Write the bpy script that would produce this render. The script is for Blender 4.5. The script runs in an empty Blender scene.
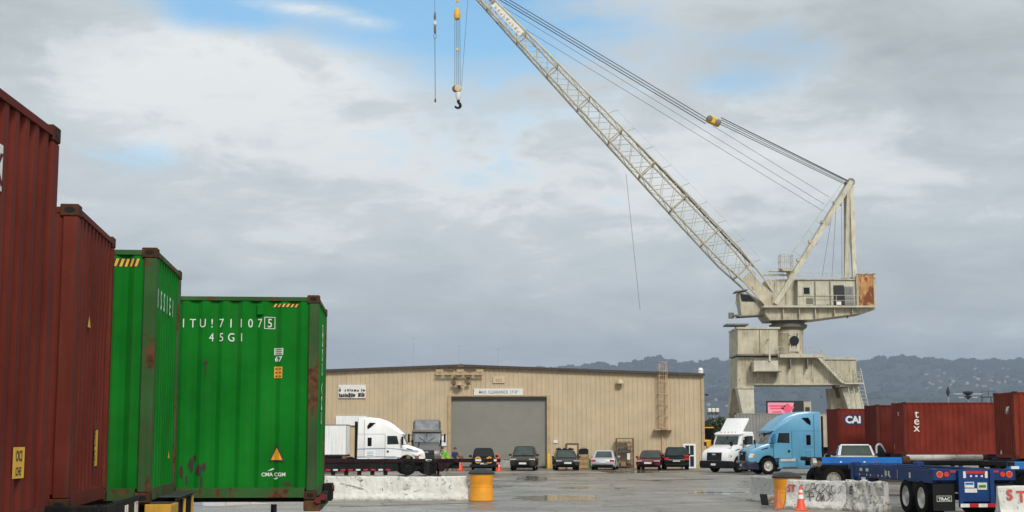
import bpy, bmesh, math, random
from mathutils import Vector, Matrix, noise as mnoise
random.seed(7)
SC = bpy.context.scene
COL = SC.collection
rad = math.radians
# ------------------------------------------------------------------ camera
FPX = 1024 * 50.0 / 36.0
PITCH = math.atan(180.0 / FPX)
EYE = Vector((0, 0, 2.3))
cam_d = bpy.data.cameras.new('camera'); cam = bpy.data.objects.new('camera', cam_d); COL.objects.link(cam)
cam.location = EYE; cam.rotation_euler = (math.pi / 2 + PITCH, 0, 0)
cam_d.lens = 50; cam_d.sensor_width = 36; cam_d.clip_start = 0.1; cam_d.clip_end = 40000
SC.camera = cam
SC.render.engine = 'CYCLES'
SC.cycles.use_denoising = True
SC.cycles.max_bounces = 8; SC.cycles.volume_bounces = 0
SC.view_settings.view_transform = 'Standard'; SC.view_settings.look = 'None'
SC.view_settings.exposure = 0.14; SC.view_settings.gamma = 1.0; SC.view_settings.use_curve_mapping = False

def ray(px, py):
    u = (px - 512) / FPX; v = (256 - py) / FPX
    c, s = math.cos(PITCH), math.sin(PITCH)
    return Vector((u, c - v * s, s + v * c))
def P(px, py, Y):                      # world point behind a picture point at distance Y
    d = ray(px, py); return EYE + d * (Y / d.y)
def G(px, py, z=0.0):                  # ground point
    d = ray(px, py); return EYE + d * ((z - EYE.z) / d.z)

# ------------------------------------------------------------------ sky, sun
SUN_EL, SUN_AZ = rad(38), rad(160)     # azimuth clockwise from +Y: behind the camera, to the right
W = bpy.data.worlds.new('World'); SC.world = W; W.use_nodes = True
nt = W.node_tree; nt.nodes.clear()
def N(t, typ, **kw):
    n = t.nodes.new(typ)
    for k, v in kw.items():
        if k.startswith('i_'):
            n.inputs[k[2:].replace('_', ' ')].default_value = v
        else: setattr(n, k, v)
    return n
def link(t, a, b): t.links.new(a, b)
def mathn(t, op, a, b=None, clamp=False):
    n = t.nodes.new('ShaderNodeMath'); n.operation = op; n.use_clamp = clamp
    for i, x in enumerate((a, b)):
        if x is None: continue
        if isinstance(x, (int, float)): n.inputs[i].default_value = x
        else: t.links.new(x, n.inputs[i])
    return n.outputs[0]
def vmath(t, op, a, b=None):
    n = t.nodes.new('ShaderNodeVectorMath'); n.operation = op
    for i, x in enumerate((a, b)):
        if x is None: continue
        if isinstance(x, (tuple, list, Vector)): n.inputs[i].default_value = tuple(x)
        else: t.links.new(x, n.inputs[i])
    return n.outputs['Value'] if op in ('DOT_PRODUCT', 'LENGTH') else n.outputs[0]
def ramp(t, fac, stops, interp='LINEAR'):
    n = t.nodes.new('ShaderNodeValToRGB'); n.color_ramp.interpolation = interp
    e = n.color_ramp.elements
    while len(e) > 1: e.remove(e[-1])
    e[0].position = stops[0][0]; e[0].color = (*stops[0][1], 1) if len(stops[0][1]) == 3 else stops[0][1]
    for p, c in stops[1:]:
        k = e.new(p); k.color = (*c, 1) if len(c) == 3 else c
    t.links.new(fac, n.inputs[0]); return n.outputs[0]
def mixc(t, fac, a, b, blend='MIX'):
    n = t.nodes.new('ShaderNodeMix'); n.data_type = 'RGBA'; n.blend_type = blend
    for s, x in ((0, fac), (6, a), (7, b)):
        if isinstance(x, (int, float)): n.inputs[s].default_value = x
        elif isinstance(x, (tuple, list)): n.inputs[s].default_value = (*x[:3], 1)
        else: t.links.new(x, n.inputs[s])
    return n.outputs[2]
def mixf(t, fac, a, b):
    n = t.nodes.new('ShaderNodeMix'); n.data_type = 'FLOAT'
    for s, x in ((0, fac), (2, a), (3, b)):
        if isinstance(x, (int, float)): n.inputs[s].default_value = x
        else: t.links.new(x, n.inputs[s])
    return n.outputs[0]
def noise(t, vec, scale, detail=5, rough=.55, dist=0.0):
    n = N(t, 'ShaderNodeTexNoise'); n.inputs['Scale'].default_value = scale
    n.inputs['Detail'].default_value = detail; n.inputs['Roughness'].default_value = rough
    n.inputs['Distortion'].default_value = dist
    if vec is not None: t.links.new(vec, n.inputs['Vector'])
    return n.outputs[0]
def mapping(t, vec, scale=(1, 1, 1), loc=(0, 0, 0)):
    n = N(t, 'ShaderNodeMapping'); n.inputs['Scale'].default_value = scale; n.inputs['Location'].default_value = loc
    t.links.new(vec, n.inputs['Vector']); return n.outputs[0]

tc = N(nt, 'ShaderNodeTexCoord')
D = vmath(nt, 'NORMALIZE', tc.outputs['Generated'])
def lobe(px, py, wx, wz):              # soft patch of sky around one direction
    d = ray(px, py).normalized()
    q = vmath(nt, 'MULTIPLY', vmath(nt, 'SUBTRACT', D, d), (FPX / wx, FPX / wx, FPX / wz))
    return mathn(nt, 'EXPONENT', mathn(nt, 'MULTIPLY', vmath(nt, 'DOT_PRODUCT', q, q), -1.0))
def total(parts):
    out = None
    for w, x in parts:
        y = mathn(nt, 'MULTIPLY', x, w)
        out = y if out is None else mathn(nt, 'ADD', out, y)
    return out
sep = N(nt, 'ShaderNodeSeparateXYZ'); link(nt, D, sep.inputs[0])
hz_ = mathn(nt, 'ADD', mathn(nt, 'MAXIMUM', sep.outputs[2], 0.0), .20)
cq = N(nt, 'ShaderNodeCombineXYZ'); link(nt, mathn(nt, 'DIVIDE', sep.outputs[0], hz_), cq.inputs[0]); link(nt, mathn(nt, 'DIVIDE', sep.outputs[1], hz_), cq.inputs[1])
Q = cq.outputs[0]                        # the cloud layer seen in perspective
nbig = noise(nt, mapping(nt, Q, (1, 1, 1), (3.1, 0.4, 1.7)), 1.9, 12, .56, .25)
nfine = noise(nt, mapping(nt, Q, (1, 1, 1), (9.3, 4.4, 2.7)), 6.0, 12, .62, .35)
nwisp = noise(nt, mapping(nt, D, (1, 1, 3.2), (2.3, 1.4, 6.1)), 9.0, 10, .62, 1.1)
def cen(x, w): return mathn(nt, 'MULTIPLY', mathn(nt, 'SUBTRACT', x, .5), w)
gap = total([(.95, lobe(325, 2, 185, 40)), (.5, lobe(215, 8, 60, 24)), (.62, lobe(460, 28, 90, 55)), (.60, lobe(140, 158, 95, 24)), (.50, lobe(775, 42, 90, 26)),
             (.45, lobe(735, 82, 60, 20)), (.30, lobe(560, 110, 120, 80)), (.34, lobe(600, 30, 100, 45)), (.2, lobe(420, 130, 90, 60))])
clear = mathn(nt, 'ADD', gap, mathn(nt, 'ADD', mathn(nt, 'ADD', cen(nfine, 1.1), cen(nbig, .9)), cen(nwisp, .9)))
strk = mathn(nt, 'MULTIPLY', total([(1.0, lobe(262, 3, 48, 8)), (1.0, lobe(318, 11, 52, 8)), (.9, lobe(378, 22, 42, 8))]), ramp(nt, nwisp, [(.35, (.25,) * 3), (.62, (1,) * 3)]))
clear = mathn(nt, 'SUBTRACT', clear, mathn(nt, 'MULTIPLY', strk, .5))   # thin white streak across the gap
clear = mathn(nt, 'SUBTRACT', clear, mathn(nt, 'MULTIPLY', lobe(180, 80, 120, 50), .5))
clear = ramp(nt, clear, [(.22, (0, 0, 0)), (.40, (.22,) * 3), (.62, (.62,) * 3), (.95, (.95,) * 3)])
lum = total([(.20, lobe(185, 80, 130, 55)), (.12, lobe(330, 190, 260, 110)), (.06, lobe(620, 190, 190, 130)), (-.16, lobe(30, 15, 130, 55)), (-.16, lobe(930, 60, 200, 90)),
             (-.03, lobe(520, 350, 800, 40)), (.10, lobe(870, 170, 180, 60)), (-.05, lobe(950, 240, 150, 70))])
cum = mathn(nt, 'ADD', total([(.55, lobe(170, 85, 140, 60)), (.42, lobe(330, 150, 200, 80)), (.40, lobe(650, 170, 170, 90)), (.36, lobe(860, 165, 150, 50))]), mathn(nt, 'ADD', mathn(nt, 'ADD', cen(nfine, 1.3), cen(nwisp, 1.0)), cen(nbig, .9)))
lum = mathn(nt, 'ADD', lum, mathn(nt, 'MULTIPLY', ramp(nt, cum, [(.22, (0,) * 3), (.42, (.8,) * 3), (.75, (1,) * 3)]), .15))   # billowed edges
lum = mathn(nt, 'ADD', lum, mathn(nt, 'ADD', mathn(nt, 'ADD', cen(nbig, .42), cen(nfine, .40)), cen(nwisp, .34)))
lum = mathn(nt, 'ADD', mathn(nt, 'ADD', lum, mathn(nt, 'MULTIPLY', strk, .3)), .61)
cloudc = ramp(nt, lum, [(.05, (.235, .26, .276)), (.28, (.36, .395, .408)), (.48, (.485, .53, .545)), (.66, (.61, .655, .672)), (.9, (.80, .82, .81))])
sky = N(nt, 'ShaderNodeTexSky', sky_type='NISHITA', sun_disc=False)
sky.sun_elevation = SUN_EL; sky.sun_rotation = SUN_AZ
bg_s = N(nt, 'ShaderNodeBackground'); bg_s.inputs['Strength'].default_value = .15
link(nt, mixc(nt, 1.0, sky.outputs[0], (.74, 1.06, 1.10), 'MULTIPLY'), bg_s.inputs['Color'])
bg_c = N(nt, 'ShaderNodeBackground'); bg_c.inputs['Strength'].default_value = 1.08
link(nt, cloudc, bg_c.inputs['Color'])
mx = N(nt, 'ShaderNodeMixShader'); link(nt, clear, mx.inputs[0]); link(nt, bg_c.outputs[0], mx.inputs[1]); link(nt, bg_s.outputs[0], mx.inputs[2])
wo = N(nt, 'ShaderNodeOutputWorld'); link(nt, mx.outputs[0], wo.inputs['Surface'])
sun_d = bpy.data.lights.new('sun', 'SUN'); sun = bpy.data.objects.new('sun', sun_d); COL.objects.link(sun)
sun_d.energy = 2.5; sun_d.angle = rad(14); sun_d.color = (1, .95, .87)
sdir = Vector((math.sin(SUN_AZ) * math.cos(SUN_EL), math.cos(SUN_AZ) * math.cos(SUN_EL), math.sin(SUN_EL)))
sun.rotation_euler = sdir.to_track_quat('Z', 'Y').to_euler()

# ------------------------------------------------------------------ materials
M = {}
def base(name):
    m = bpy.data.materials.new(name); m.use_nodes = True
    t = m.node_tree; b = t.nodes['Principled BSDF']; M[name] = m
    c = N(t, 'ShaderNodeTexCoord'); oi = N(t, 'ShaderNodeObjectInfo')
    off = t.nodes.new('ShaderNodeVectorMath'); off.operation = 'SCALE'; off.inputs[0].default_value = (37, 21, 13)
    t.links.new(oi.outputs['Random'], off.inputs['Scale'])
    v = vmath(t, 'ADD', c.outputs['Object'], off.outputs[0])
    return m, t, b, v
def plain(name, col, rough=.5, metal=0.0, var=.15, scale=3.0, bump=0.0, bscale=30, spec=.5):
    m, t, b, v = base(name)
    n = noise(t, v, scale, 6, .6)
    lo = tuple(c * (1 - var) for c in col); hi = tuple(min(1, c * (1 + var)) for c in col)
    link(t, ramp(t, n, [(.3, lo), (.7, hi)]), b.inputs['Base Color'])
    r = mixf(t, n, max(.02, rough - .08), min(1, rough + .1)); link(t, r, b.inputs['Roughness'])
    b.inputs['Metallic'].default_value = metal; b.inputs['Specular IOR Level'].default_value = spec
    if bump:
        bn = N(t, 'ShaderNodeBump'); bn.inputs['Strength'].default_value = bump; bn.inputs['Distance'].default_value = .02
        link(t, noise(t, v, bscale, 4), bn.inputs['Height']); link(t, bn.outputs[0], b.inputs['Normal'])
    return m
def paint(name, col, rust=.3, rustc=(.16, .055, .022), rough=.45, fade=.25, streak=.4, rscale=2.5, dirt=(.09, .07, .05), spec=.45):
    m, t, b, v = base(name)
    n1 = noise(t, v, .9, 6, .6)
    lo = tuple(c * (1 - fade) for c in col); hi = tuple(min(1, c * (1 + fade * .6) + fade * .012) for c in col)
    c = ramp(t, n1, [(.3, lo), (.7, hi)])
    st = noise(t, mapping(t, v, (9, 9, .35)), 1.0, 5, .6)
    c = mixc(t, mathn(t, 'MULTIPLY', ramp(t, st, [(.5, (0,) * 3), (.75, (1,) * 3)]), streak), c, dirt)
    n2 = noise(t, mapping(t, v, (1, 1, .55)), rscale, 10, .72, .3)
    th = .78 - .38 * rust
    rm = ramp(t, n2, [(th, (0,) * 3), (th + .05, (1,) * 3)])
    rc = ramp(t, noise(t, v, 12, 5), [(.3, tuple(x * .55 for x in rustc)), (.7, tuple(x * 1.7 for x in rustc))])
    c = mixc(t, rm, c, rc)
    run = mathn(t, 'MULTIPLY', ramp(t, noise(t, mapping(t, v, (16, 16, .45)), 1.0, 3, .5), [(.66, (0,) * 3), (.74, (1,) * 3)]), ramp(t, noise(t, v, .8, 3), [(.45, (0,) * 3), (.65, (1,) * 3)]))
    c = mixc(t, mathn(t, 'MULTIPLY', run, min(.8, .25 + streak)), c, rustc)
    scuff = ramp(t, noise(t, mapping(t, v, (2.2, 2.2, 9)), 2.0, 6, .7, .6), [(.70, (0,) * 3), (.73, (1,) * 3)])
    c = mixc(t, mathn(t, 'MULTIPLY', scuff, .28), c, tuple(min(1, x * 1.6 + .05) for x in col))
    link(t, c, b.inputs['Base Color'])
    link(t, mixf(t, rm, rough, .85), b.inputs['Roughness'])
    b.inputs['Specular IOR Level'].default_value = spec
    bn = N(t, 'ShaderNodeBump'); bn.inputs['Strength'].default_value = .25; bn.inputs['Distance'].default_value = .01
    link(t, mathn(t, 'ADD', n2, mathn(t, 'MULTIPLY', noise(t, v, 7, 3), .6)), bn.inputs['Height']); link(t, bn.outputs[0], b.inputs['Normal'])
    return m
def glass(name, col=(.02, .03, .03), rough=.06):
    m, t, b, v = base(name)
    link(t, ramp(t, noise(t, v, 1.5, 3), [(.3, tuple(c * .7 for c in col)), (.7, tuple(c * 1.5 for c in col))]), b.inputs['Base Color'])
    b.inputs['Roughness'].default_value = rough; b.inputs['Specular IOR Level'].default_value = .5
    return m
def lampm(name, col, e=0.0):
    m, t, b, v = base(name)
    link(t, ramp(t, noise(t, v, 9, 2), [(.3, tuple(c * .8 for c in col)), (.7, col)]), b.inputs['Base Color'])
    b.inputs['Roughness'].default_value = .2
    if e: b.inputs['Emission Color'].default_value = (*col, 1); b.inputs['Emission Strength'].default_value = e
    return m

RUST = (.17, .06, .022)
paint('maroon_paint', (.125, .019, .011), .14, (.10, .032, .016), .68, .3, .08, spec=.12)
paint('maroon_paint_worn', (.125, .020, .011), .5, (.13, .05, .025), .7, .3, .3, spec=.14)
paint('green_paint', (.003, .165, .012), .14, (.1, .04, .02), .72, .28, .14, spec=.09)
paint('green_paint_worn', (.028, .10, .022), .74, (.085, .038, .016), .75, .35, .6, 2.6, spec=.25)
paint('rust_casting', (.075, .035, .02), .6, (.10, .04, .018), .95, .3, .3, 5, spec=.08)
paint('red_paint', (.185, .022, .012), .15, RUST, .7, .3, .25, spec=.14)
paint('red_paint_dark', (.12, .015, .009), .25, RUST, .7, .3, .3, spec=.14)
paint('red_paint_bright', (.20, .028, .013), .18, RUST, .7, .3, .25, spec=.14)
paint('grey_box_paint', (.24, .24, .225), .15, RUST, .6, .2, .4)
paint('beige_box_paint', (.42, .37, .29), .1, RUST, .6, .2, .3)
paint('crane_paint', (.54, .51, .40), .36, (.22, .13, .06), .55, .25, .75, 1.6, (.22, .18, .11))
paint('crane_paint_stained', (.49, .445, .325), .48, (.24, .12, .05), .6, .3, .9, 1.2, (.19, .14, .08))
paint('crane_dark', (.17, .16, .13), .3, (.1, .06, .03), .6, .25, .6, 2)
paint('crane_rust_panel', (.60, .30, .11), .74, (.17, .055, .02), .8, .4, .9, .55)
paint('deep_blue_paint', (.005, .036, .145), .15, RUST, .55, .3, .15, spec=.2)
paint('bright_blue_paint', (.012, .15, .50), .10, RUST, .5, .25, .15, spec=.25)
paint('yellow_paint', (.62, .34, .03), .3, RUST, .55, .25, .5, 6)
paint('chassis_black', (.009, .009, .0095), .15, (.05, .02, .01), .7, .3, .2, spec=.12)
paint('chassis_grey', (.045, .048, .046), .25, RUST, .7, .3, .3, spec=.2)
paint('chassis_maroon', (.018, .004, .005), .25, (.06, .03, .02), .7, .3, .3, spec=.15)
paint('truck_white', (.84, .84, .83), .02, RUST, .3, .06, .12, spec=.6)
paint('truck_blue', (.115, .34, .52), .02, RUST, .28, .1, .12, spec=.6)
paint('truck_blue_deep', (.025, .17, .36), .02, RUST, .28, .1, .12, spec=.6)
paint('truck_grey', (.13, .125, .12), .05, RUST, .35, .2, .3, spec=.6)
paint('trailer_white', (.82, .82, .81), .05, RUST, .5, .08, .3)
plain('car_black', (.006, .0065, .007), .2, 0, .2, spec=.35); plain('car_charcoal', (.032, .034, .033), .22, 0, .2, spec=.4); plain('car_bronze', (.045, .040, .034), .22, .2, .2, spec=.4)
plain('car_silver', (.52, .54, .56), .25, .4, .08); plain('car_maroon', (.12, .012, .018), .2, 0, .2); plain('car_navy', (.02, .026, .05), .2, 0, .2)
plain('car_white', (.74, .75, .74), .25, 0, .06); plain('black_plastic', (.009, .009, .009), .6, 0, .3, spec=.2); plain('rubber', (.0095, .009, .0085), .9, 0, .35, 12, spec=.1)
plain('rim_metal', (.55, .54, .50), .4, .5, .2, 9); plain('rim_dull', (.30, .28, .24), .6, .1, .3, 9); plain('chrome', (.6, .6, .6), .2, .9, .1)
plain('steel', (.32, .32, .31), .5, .6, .2); plain('dark_steel', (.07, .07, .07), .5, .5, .3); plain('wire_rope', (.10, .10, .10), .6, .3, .2)
plain('white_letter', (.74, .75, .72), .6, 0, .12, 6); plain('spray_black', (.045, .045, .045), .8, 0, .4, 14); plain('black_letter', (.03, .03, .03), .6, 0, .2); plain('navy_panel', (.015, .02, .09), .5, 0, .2)
plain('label_yellow', (.72, .42, .03), .55, 0, .15, 6); plain('label_orange', (.75, .33, .02), .5, 0, .12, 6); plain('red_letter', (.52, .06, .03), .6, 0, .25, 10); plain('faded_sticker', (.55, .6, .5), .6, 0, .2, 9)
paint('warehouse_tan', (.53, .42, .275), .03, (.25, .16, .09), .6, .10, .30, 2.0, (.36, .265, .155), spec=.3); plain('warehouse_trim', (.05, .04, .035), .6, 0, .2); plain('tan_trim', (.42, .31, .18), .6, 0, .15); plain('roof_metal', (.25, .24, .22), .5, .3, .15, .3)
plain('door_grey', (.215, .21, .178), .55, 0, .10, .6); plain('brown_frame', (.13, .075, .04), .6, 0, .25); plain('door_cream', (.58, .46, .30), .55, 0, .08); plain('sign_white', (.7, .69, .64), .5, 0, .1, 5); plain('peeled_brown', (.035, .022, .016), .7, 0, .4, 6)
plain('sign_text', (.12, .16, .2), .6, 0, .2); plain('ladder_tan', (.50, .34, .21), .6, 0, .2, 5); plain('step_white', (.6, .6, .58), .4, .2, .1); plain('wood', (.30, .19, .09), .7, 0, .3, 6); plain('cardboard', (.42, .27, .13), .8, 0, .2); plain('paper_white', (.75, .75, .73), .6, 0, .1)
plain('hivis_green', (.10, .55, .03), .7, 0, .2, 9); plain('trousers', (.03, .025, .03), .8, 0, .3, 9); plain('jacket_navy', (.02, .04, .09), .8, 0, .3, 9); plain('jeans', (.05, .15, .22), .8, 0, .3, 9); plain('skin', (.42, .24, .16), .6, 0, .1); plain('hair', (.03, .02, .015), .7, 0, .3)
plain('cone_orange', (.80, .085, .025), .5, 0, .15, 6); plain('cone_faded', (.52, .14, .06), .6, 0, .2, 6); plain('cone_white', (.75, .74, .70), .45, 0, .1); plain('cone_base', (.035, .03, .025), .8, 0, .3)
plain('green_bin', (.02, .16, .03), .5, 0, .2); plain('machine_yellow', (.70, .38, .02), .5, 0, .15); plain('billboard_pink', (.85, .32, .42), .5, 0, .05, .2); plain('billboard_red', (.78, .10, .18), .5); plain('billboard_black', (.012, .010, .014), .5)
plain('pole_grey', (.4, .41, .42), .5, .3, .1); plain('bird_dark', (.03, .03, .035), .8); plain('crane_mat', (.33, .33, .32), .6)
plain('barrel_yellow', (.80, .33, .018), .5, 0, .12, 3, .15, 14); plain('barrel_lid', (.03, .031, .033), .55, 0, .25, 6, .2, spec=.3)
plain('house_white', (.40, .39, .37), .7, 0, .1); plain('house_cream', (.34, .30, .25), .7, 0, .1); plain('house_grey', (.22, .215, .21), .7, 0, .1); plain('house_roof', (.14, .10, .085), .8, 0, .2)
plain('hill_leaf', (.018, .024, .016), .9, 0, .5, .02); plain('bark', (.06, .045, .03), .9, 0, .3, 6); plain('leaf', (.045, .06, .025), .8, 0, .5, 2)
plain('concrete_block', (.34, .33, .30), .85, 0, .2, 5, .3, 30)
glass('auto_glass', (.02, .028, .03)); glass('auto_glass_green', (.035, .05, .043), .08); glass('glass_dark', (.004, .004, .005), .12); glass('glass_pale', (.17, .18, .19), .12)  # glass_pale holds the sky's reflection as grey in its base colour
lampm('lamp_red', (.55, .02, .015)); lampm('lamp_red_lit', (.62, .03, .02), .06); lampm('lamp_dull', (.14, .015, .012)); lampm('lamp_amber', (.75, .25, .03)); lampm('lamp_clear', (.75, .75, .72)); lampm('tape_red', (.50, .02, .025)); lampm('tape_white', (.75, .75, .74)); lampm('lamp_yellow', (.85, .42, .05))

def concrete_white(name, col=(.76, .75, .70), wear=.45):
    m, t, b, v = base(name)
    n1 = noise(t, v, 1.6, 7, .65); n2 = noise(t, v, 5.5, 9, .75, .4)
    c = ramp(t, n1, [(.28, tuple(x * .72 for x in col)), (.7, col)])
    st = noise(t, mapping(t, v, (7, 7, .7)), 1.0, 6, .65)
    c = mixc(t, mathn(t, 'MULTIPLY', ramp(t, st, [(.48, (0,) * 3), (.72, (1,) * 3)]), .38), c, (.30, .275, .23))
    th = .70 - .22 * wear
    rm = ramp(t, n2, [(th, (0,) * 3), (th + .03, (1,) * 3)])
    c = mixc(t, rm, c, ramp(t, noise(t, v, 14, 4), [(.3, (.14, .115, .08)), (.7, (.34, .29, .21))]))
    # splash dirt that lives along the foot of the block
    sx = N(t, 'ShaderNodeSeparateXYZ'); tcn = N(t, 'ShaderNodeTexCoord'); link(t, tcn.outputs['Object'], sx.inputs[0])
    low = ramp(t, mathn(t, 'ADD', sx.outputs[2], mathn(t, 'MULTIPLY', n2, .42)), [(.20, (1,) * 3), (.34, (0,) * 3)])
    c = mixc(t, mathn(t, 'MULTIPLY', low, .75), c, (.19, .165, .125))
    link(t, c, b.inputs['Base Color']); b.inputs['Roughness'].default_value = .85
    bn = N(t, 'ShaderNodeBump'); bn.inputs['Strength'].default_value = .6; bn.inputs['Distance'].default_value = .03
    link(t, mathn(t, 'SUBTRACT', noise(t, v, 18, 5), mathn(t, 'MULTIPLY', rm, .8)), bn.inputs['Height']); link(t, bn.outputs[0], b.inputs['Normal'])
    return m
concrete_white('barrier_white'); concrete_white('barrier_grey', (.54, .535, .49), .5); concrete_white('barrier_rough', (.58, .57, .53), .7)

# ------------------------------------------------------------------ mesh helpers
class MB:
    def __init__(s): s.v = []; s.f = []; s.mi = []; s.cur = 0
    def add(s, vs, fs):
        o = len(s.v); s.v += [Vector(x) for x in vs]; s.f += [tuple(i + o for i in f) for f in fs]; s.mi += [s.cur] * len(fs); return s
    def box(s, a, b):
        x0, y0, z0 = (min(p, q) for p, q in zip(a, b)); x1, y1, z1 = (max(p, q) for p, q in zip(a, b))
        return s.add([(x0, y0, z0), (x1, y0, z0), (x1, y1, z0), (x0, y1, z0), (x0, y0, z1), (x1, y0, z1), (x1, y1, z1), (x0, y1, z1)],
                     [(0, 3, 2, 1), (4, 5, 6, 7), (0, 1, 5, 4), (1, 2, 6, 5), (2, 3, 7, 6), (3, 0, 4, 7)])
    def bar(s, a, b, w, h=None, up=(0, 0, 1)):
        a, b = Vector(a), Vector(b); h = h or w; d = (b - a).normalized(); up = Vector(up)
        if abs(d.dot(up)) > .98: up = Vector((0, 1, 0)) if abs(d.y) < .9 else Vector((1, 0, 0))
        sd = d.cross(up).normalized() * (w / 2); u = sd.cross(d).normalized() * (h / 2)
        vs = [p + i * sd + j * u for p in (a, b) for i, j in ((-1, -1), (1, -1), (1, 1), (-1, 1))]
        return s.add(vs, [(3, 2, 1, 0), (4, 5, 6, 7), (0, 1, 5, 4), (1, 2, 6, 5), (2, 3, 7, 6), (3, 0, 4, 7)])
    def tube(s, a, b, r, n=8, r2=None):
        a, b = Vector(a), Vector(b); r2 = r if r2 is None else r2; d = (b - a).normalized()
        q = d.to_track_quat('Z', 'Y'); ring = [q @ Vector((math.cos(2 * math.pi * k / n), math.sin(2 * math.pi * k / n), 0)) for k in range(n)]
        vs = [a + x * r for x in ring] + [b + x * r2 for x in ring]
        return s.add(vs, [(k, (k + 1) % n, n + (k + 1) % n, n + k) for k in range(n)] + [tuple(range(n - 1, -1, -1)), tuple(range(n, 2 * n))])
    def path(s, pts, r, n=6):
        for a, b in zip(pts, pts[1:]): s.tube(a, b, r, n)
        return s
    def lathe(s, prof, n=16, at=(0, 0, 0), axis='Z', caps=True):
        at = Vector(at); vs = []
        for r, z in prof:
            for k in range(n):
                c, q = r * math.cos(2 * math.pi * k / n), r * math.sin(2 * math.pi * k / n)
                vs.append(at + (Vector((c, q, z)) if axis == 'Z' else Vector((c, z, -q)) if axis == 'Y' else Vector((z, c, q))))
        m = len(prof)
        fs = [(i * n + k, i * n + (k + 1) % n, (i + 1) * n + (k + 1) % n, (i + 1) * n + k) for i in range(m - 1) for k in range(n)]
        if caps: fs += [tuple(range(n - 1, -1, -1)), tuple(range((m - 1) * n, m * n))]
        return s.add(vs, fs)
    def loft(s, secs, caps=True):
        n = len(secs[0]); vs = [p for q in secs for p in q]
        fs = [(i * n + k, i * n + (k + 1) % n, (i + 1) * n + (k + 1) % n, (i + 1) * n + k) for i in range(len(secs) - 1) for k in range(n)]
        if caps: fs += [tuple(range(n - 1, -1, -1)), tuple(range((len(secs) - 1) * n, len(secs) * n))]
        return s.add(vs, fs)
    def prism(s, poly, t0, t1, plane='xz', inset=0.0):    # polygon in a plane, thickness along the third axis, optional soft edge
        def put(p, t): return {'xz': (p[0], t, p[1]), 'xy': (p[0], p[1], t), 'yz': (t, p[0], p[1])}[plane]
        if not inset: return s.loft([[put(p, t0) for p in poly], [put(p, t1) for p in poly]])
        ins = offset_poly(poly, inset); sg = 1 if t1 > t0 else -1
        mid = offset_poly(poly, inset * .3)
        return s.loft([[put(p, t0) for p in ins], [put(p, t0 + sg * inset * .3) for p in mid], [put(p, t0 + sg * inset) for p in poly],
                       [put(p, t1 - sg * inset) for p in poly], [put(p, t1 - sg * inset * .3) for p in mid], [put(p, t1) for p in ins]])
    def quad(s, a, b, c, d): return s.add([a, b, c, d], [(0, 1, 2, 3)])
    def slab(s, a, b, c, d, t):            # a quad given thickness t along its normal
        a, b, c, d = map(Vector, (a, b, c, d)); n = (b - a).cross(d - a).normalized() * t
        return s.add([a, b, c, d, a + n, b + n, c + n, d + n], [(3, 2, 1, 0), (4, 5, 6, 7), (0, 1, 5, 4), (1, 2, 6, 5), (2, 3, 7, 6), (3, 0, 4, 7)])
    def mesh(s, name, mats, smooth=False, bevel=0.0, seg=1):
        me = bpy.data.meshes.new(name); me.from_pydata([tuple(v) for v in s.v], [], s.f)
        mats = mats if isinstance(mats, (list, tuple)) else [mats]
        for m in mats: me.materials.append(M[m])
        for p, i in zip(me.polygons, s.mi): p.material_index = min(i, len(mats) - 1)
        bm = bmesh.new(); bm.from_mesh(me)
        bmesh.ops.recalc_face_normals(bm, faces=bm.faces)
        if bevel: bmesh.ops.bevel(bm, geom=[e for e in bm.edges if len(e.link_faces) == 2 and e.calc_face_angle(0) > .5], offset=bevel, segments=seg, affect='EDGES', clamp_overlap=True)
        if smooth:
            for f in bm.faces: f.smooth = True
            for e in bm.edges:
                if len(e.link_faces) == 2 and e.calc_face_angle(0) > rad(38): e.smooth = False
        bm.to_mesh(me); bm.free(); return me
    def build(s, name, mats, parent=None, smooth=False, bevel=0.0, seg=1):
        return obj(name, s.mesh(name, mats, smooth, bevel, seg), parent)
def offset_poly(poly, d):
    n = len(poly); a = sum(poly[i][0] * poly[(i + 1) % n][1] - poly[(i + 1) % n][0] * poly[i][1] for i in range(n))
    sg = 1 if a > 0 else -1; out = []
    for i in range(n):
        p0, p1, p2 = Vector(poly[i - 1]), Vector(poly[i]), Vector(poly[(i + 1) % n])
        e1, e2 = (p1 - p0).normalized(), (p2 - p1).normalized()
        n1, n2 = Vector((-e1.y, e1.x)) * sg, Vector((-e2.y, e2.x)) * sg
        m = n1 + n2
        m = m / max(.35, m.length_squared / 2) if m.length > 1e-5 else n1
        out.append((p1.x + m.x * d, p1.y + m.y * d))
    return out
def obj(name, me, parent=None):
    o = bpy.data.objects.new(name, me); COL.objects.link(o)
    if parent is not None: o.parent = parent
    return o
def tag(o, label, cat, group=None):
    o['label'] = label; o['category'] = cat
    if group: o['group'] = group
    return o
def thing(name, label, cat, loc=(0, 0, 0), rz=0.0, group=None):
    o = bpy.data.objects.new(name, None); COL.objects.link(o); o.empty_display_size = .3
    o.location = loc; o.rotation_euler = (0, 0, rz); return tag(o, label, cat, group)
def struct(o, kind='structure'): o['kind'] = kind; return o
def copy_tree(o, parent=None):
    c = o.copy(); COL.objects.link(c)
    if parent is not None: c.parent = parent
    for ch in list(o.children): copy_tree(ch, c)
    return c
_tc = {}
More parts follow.
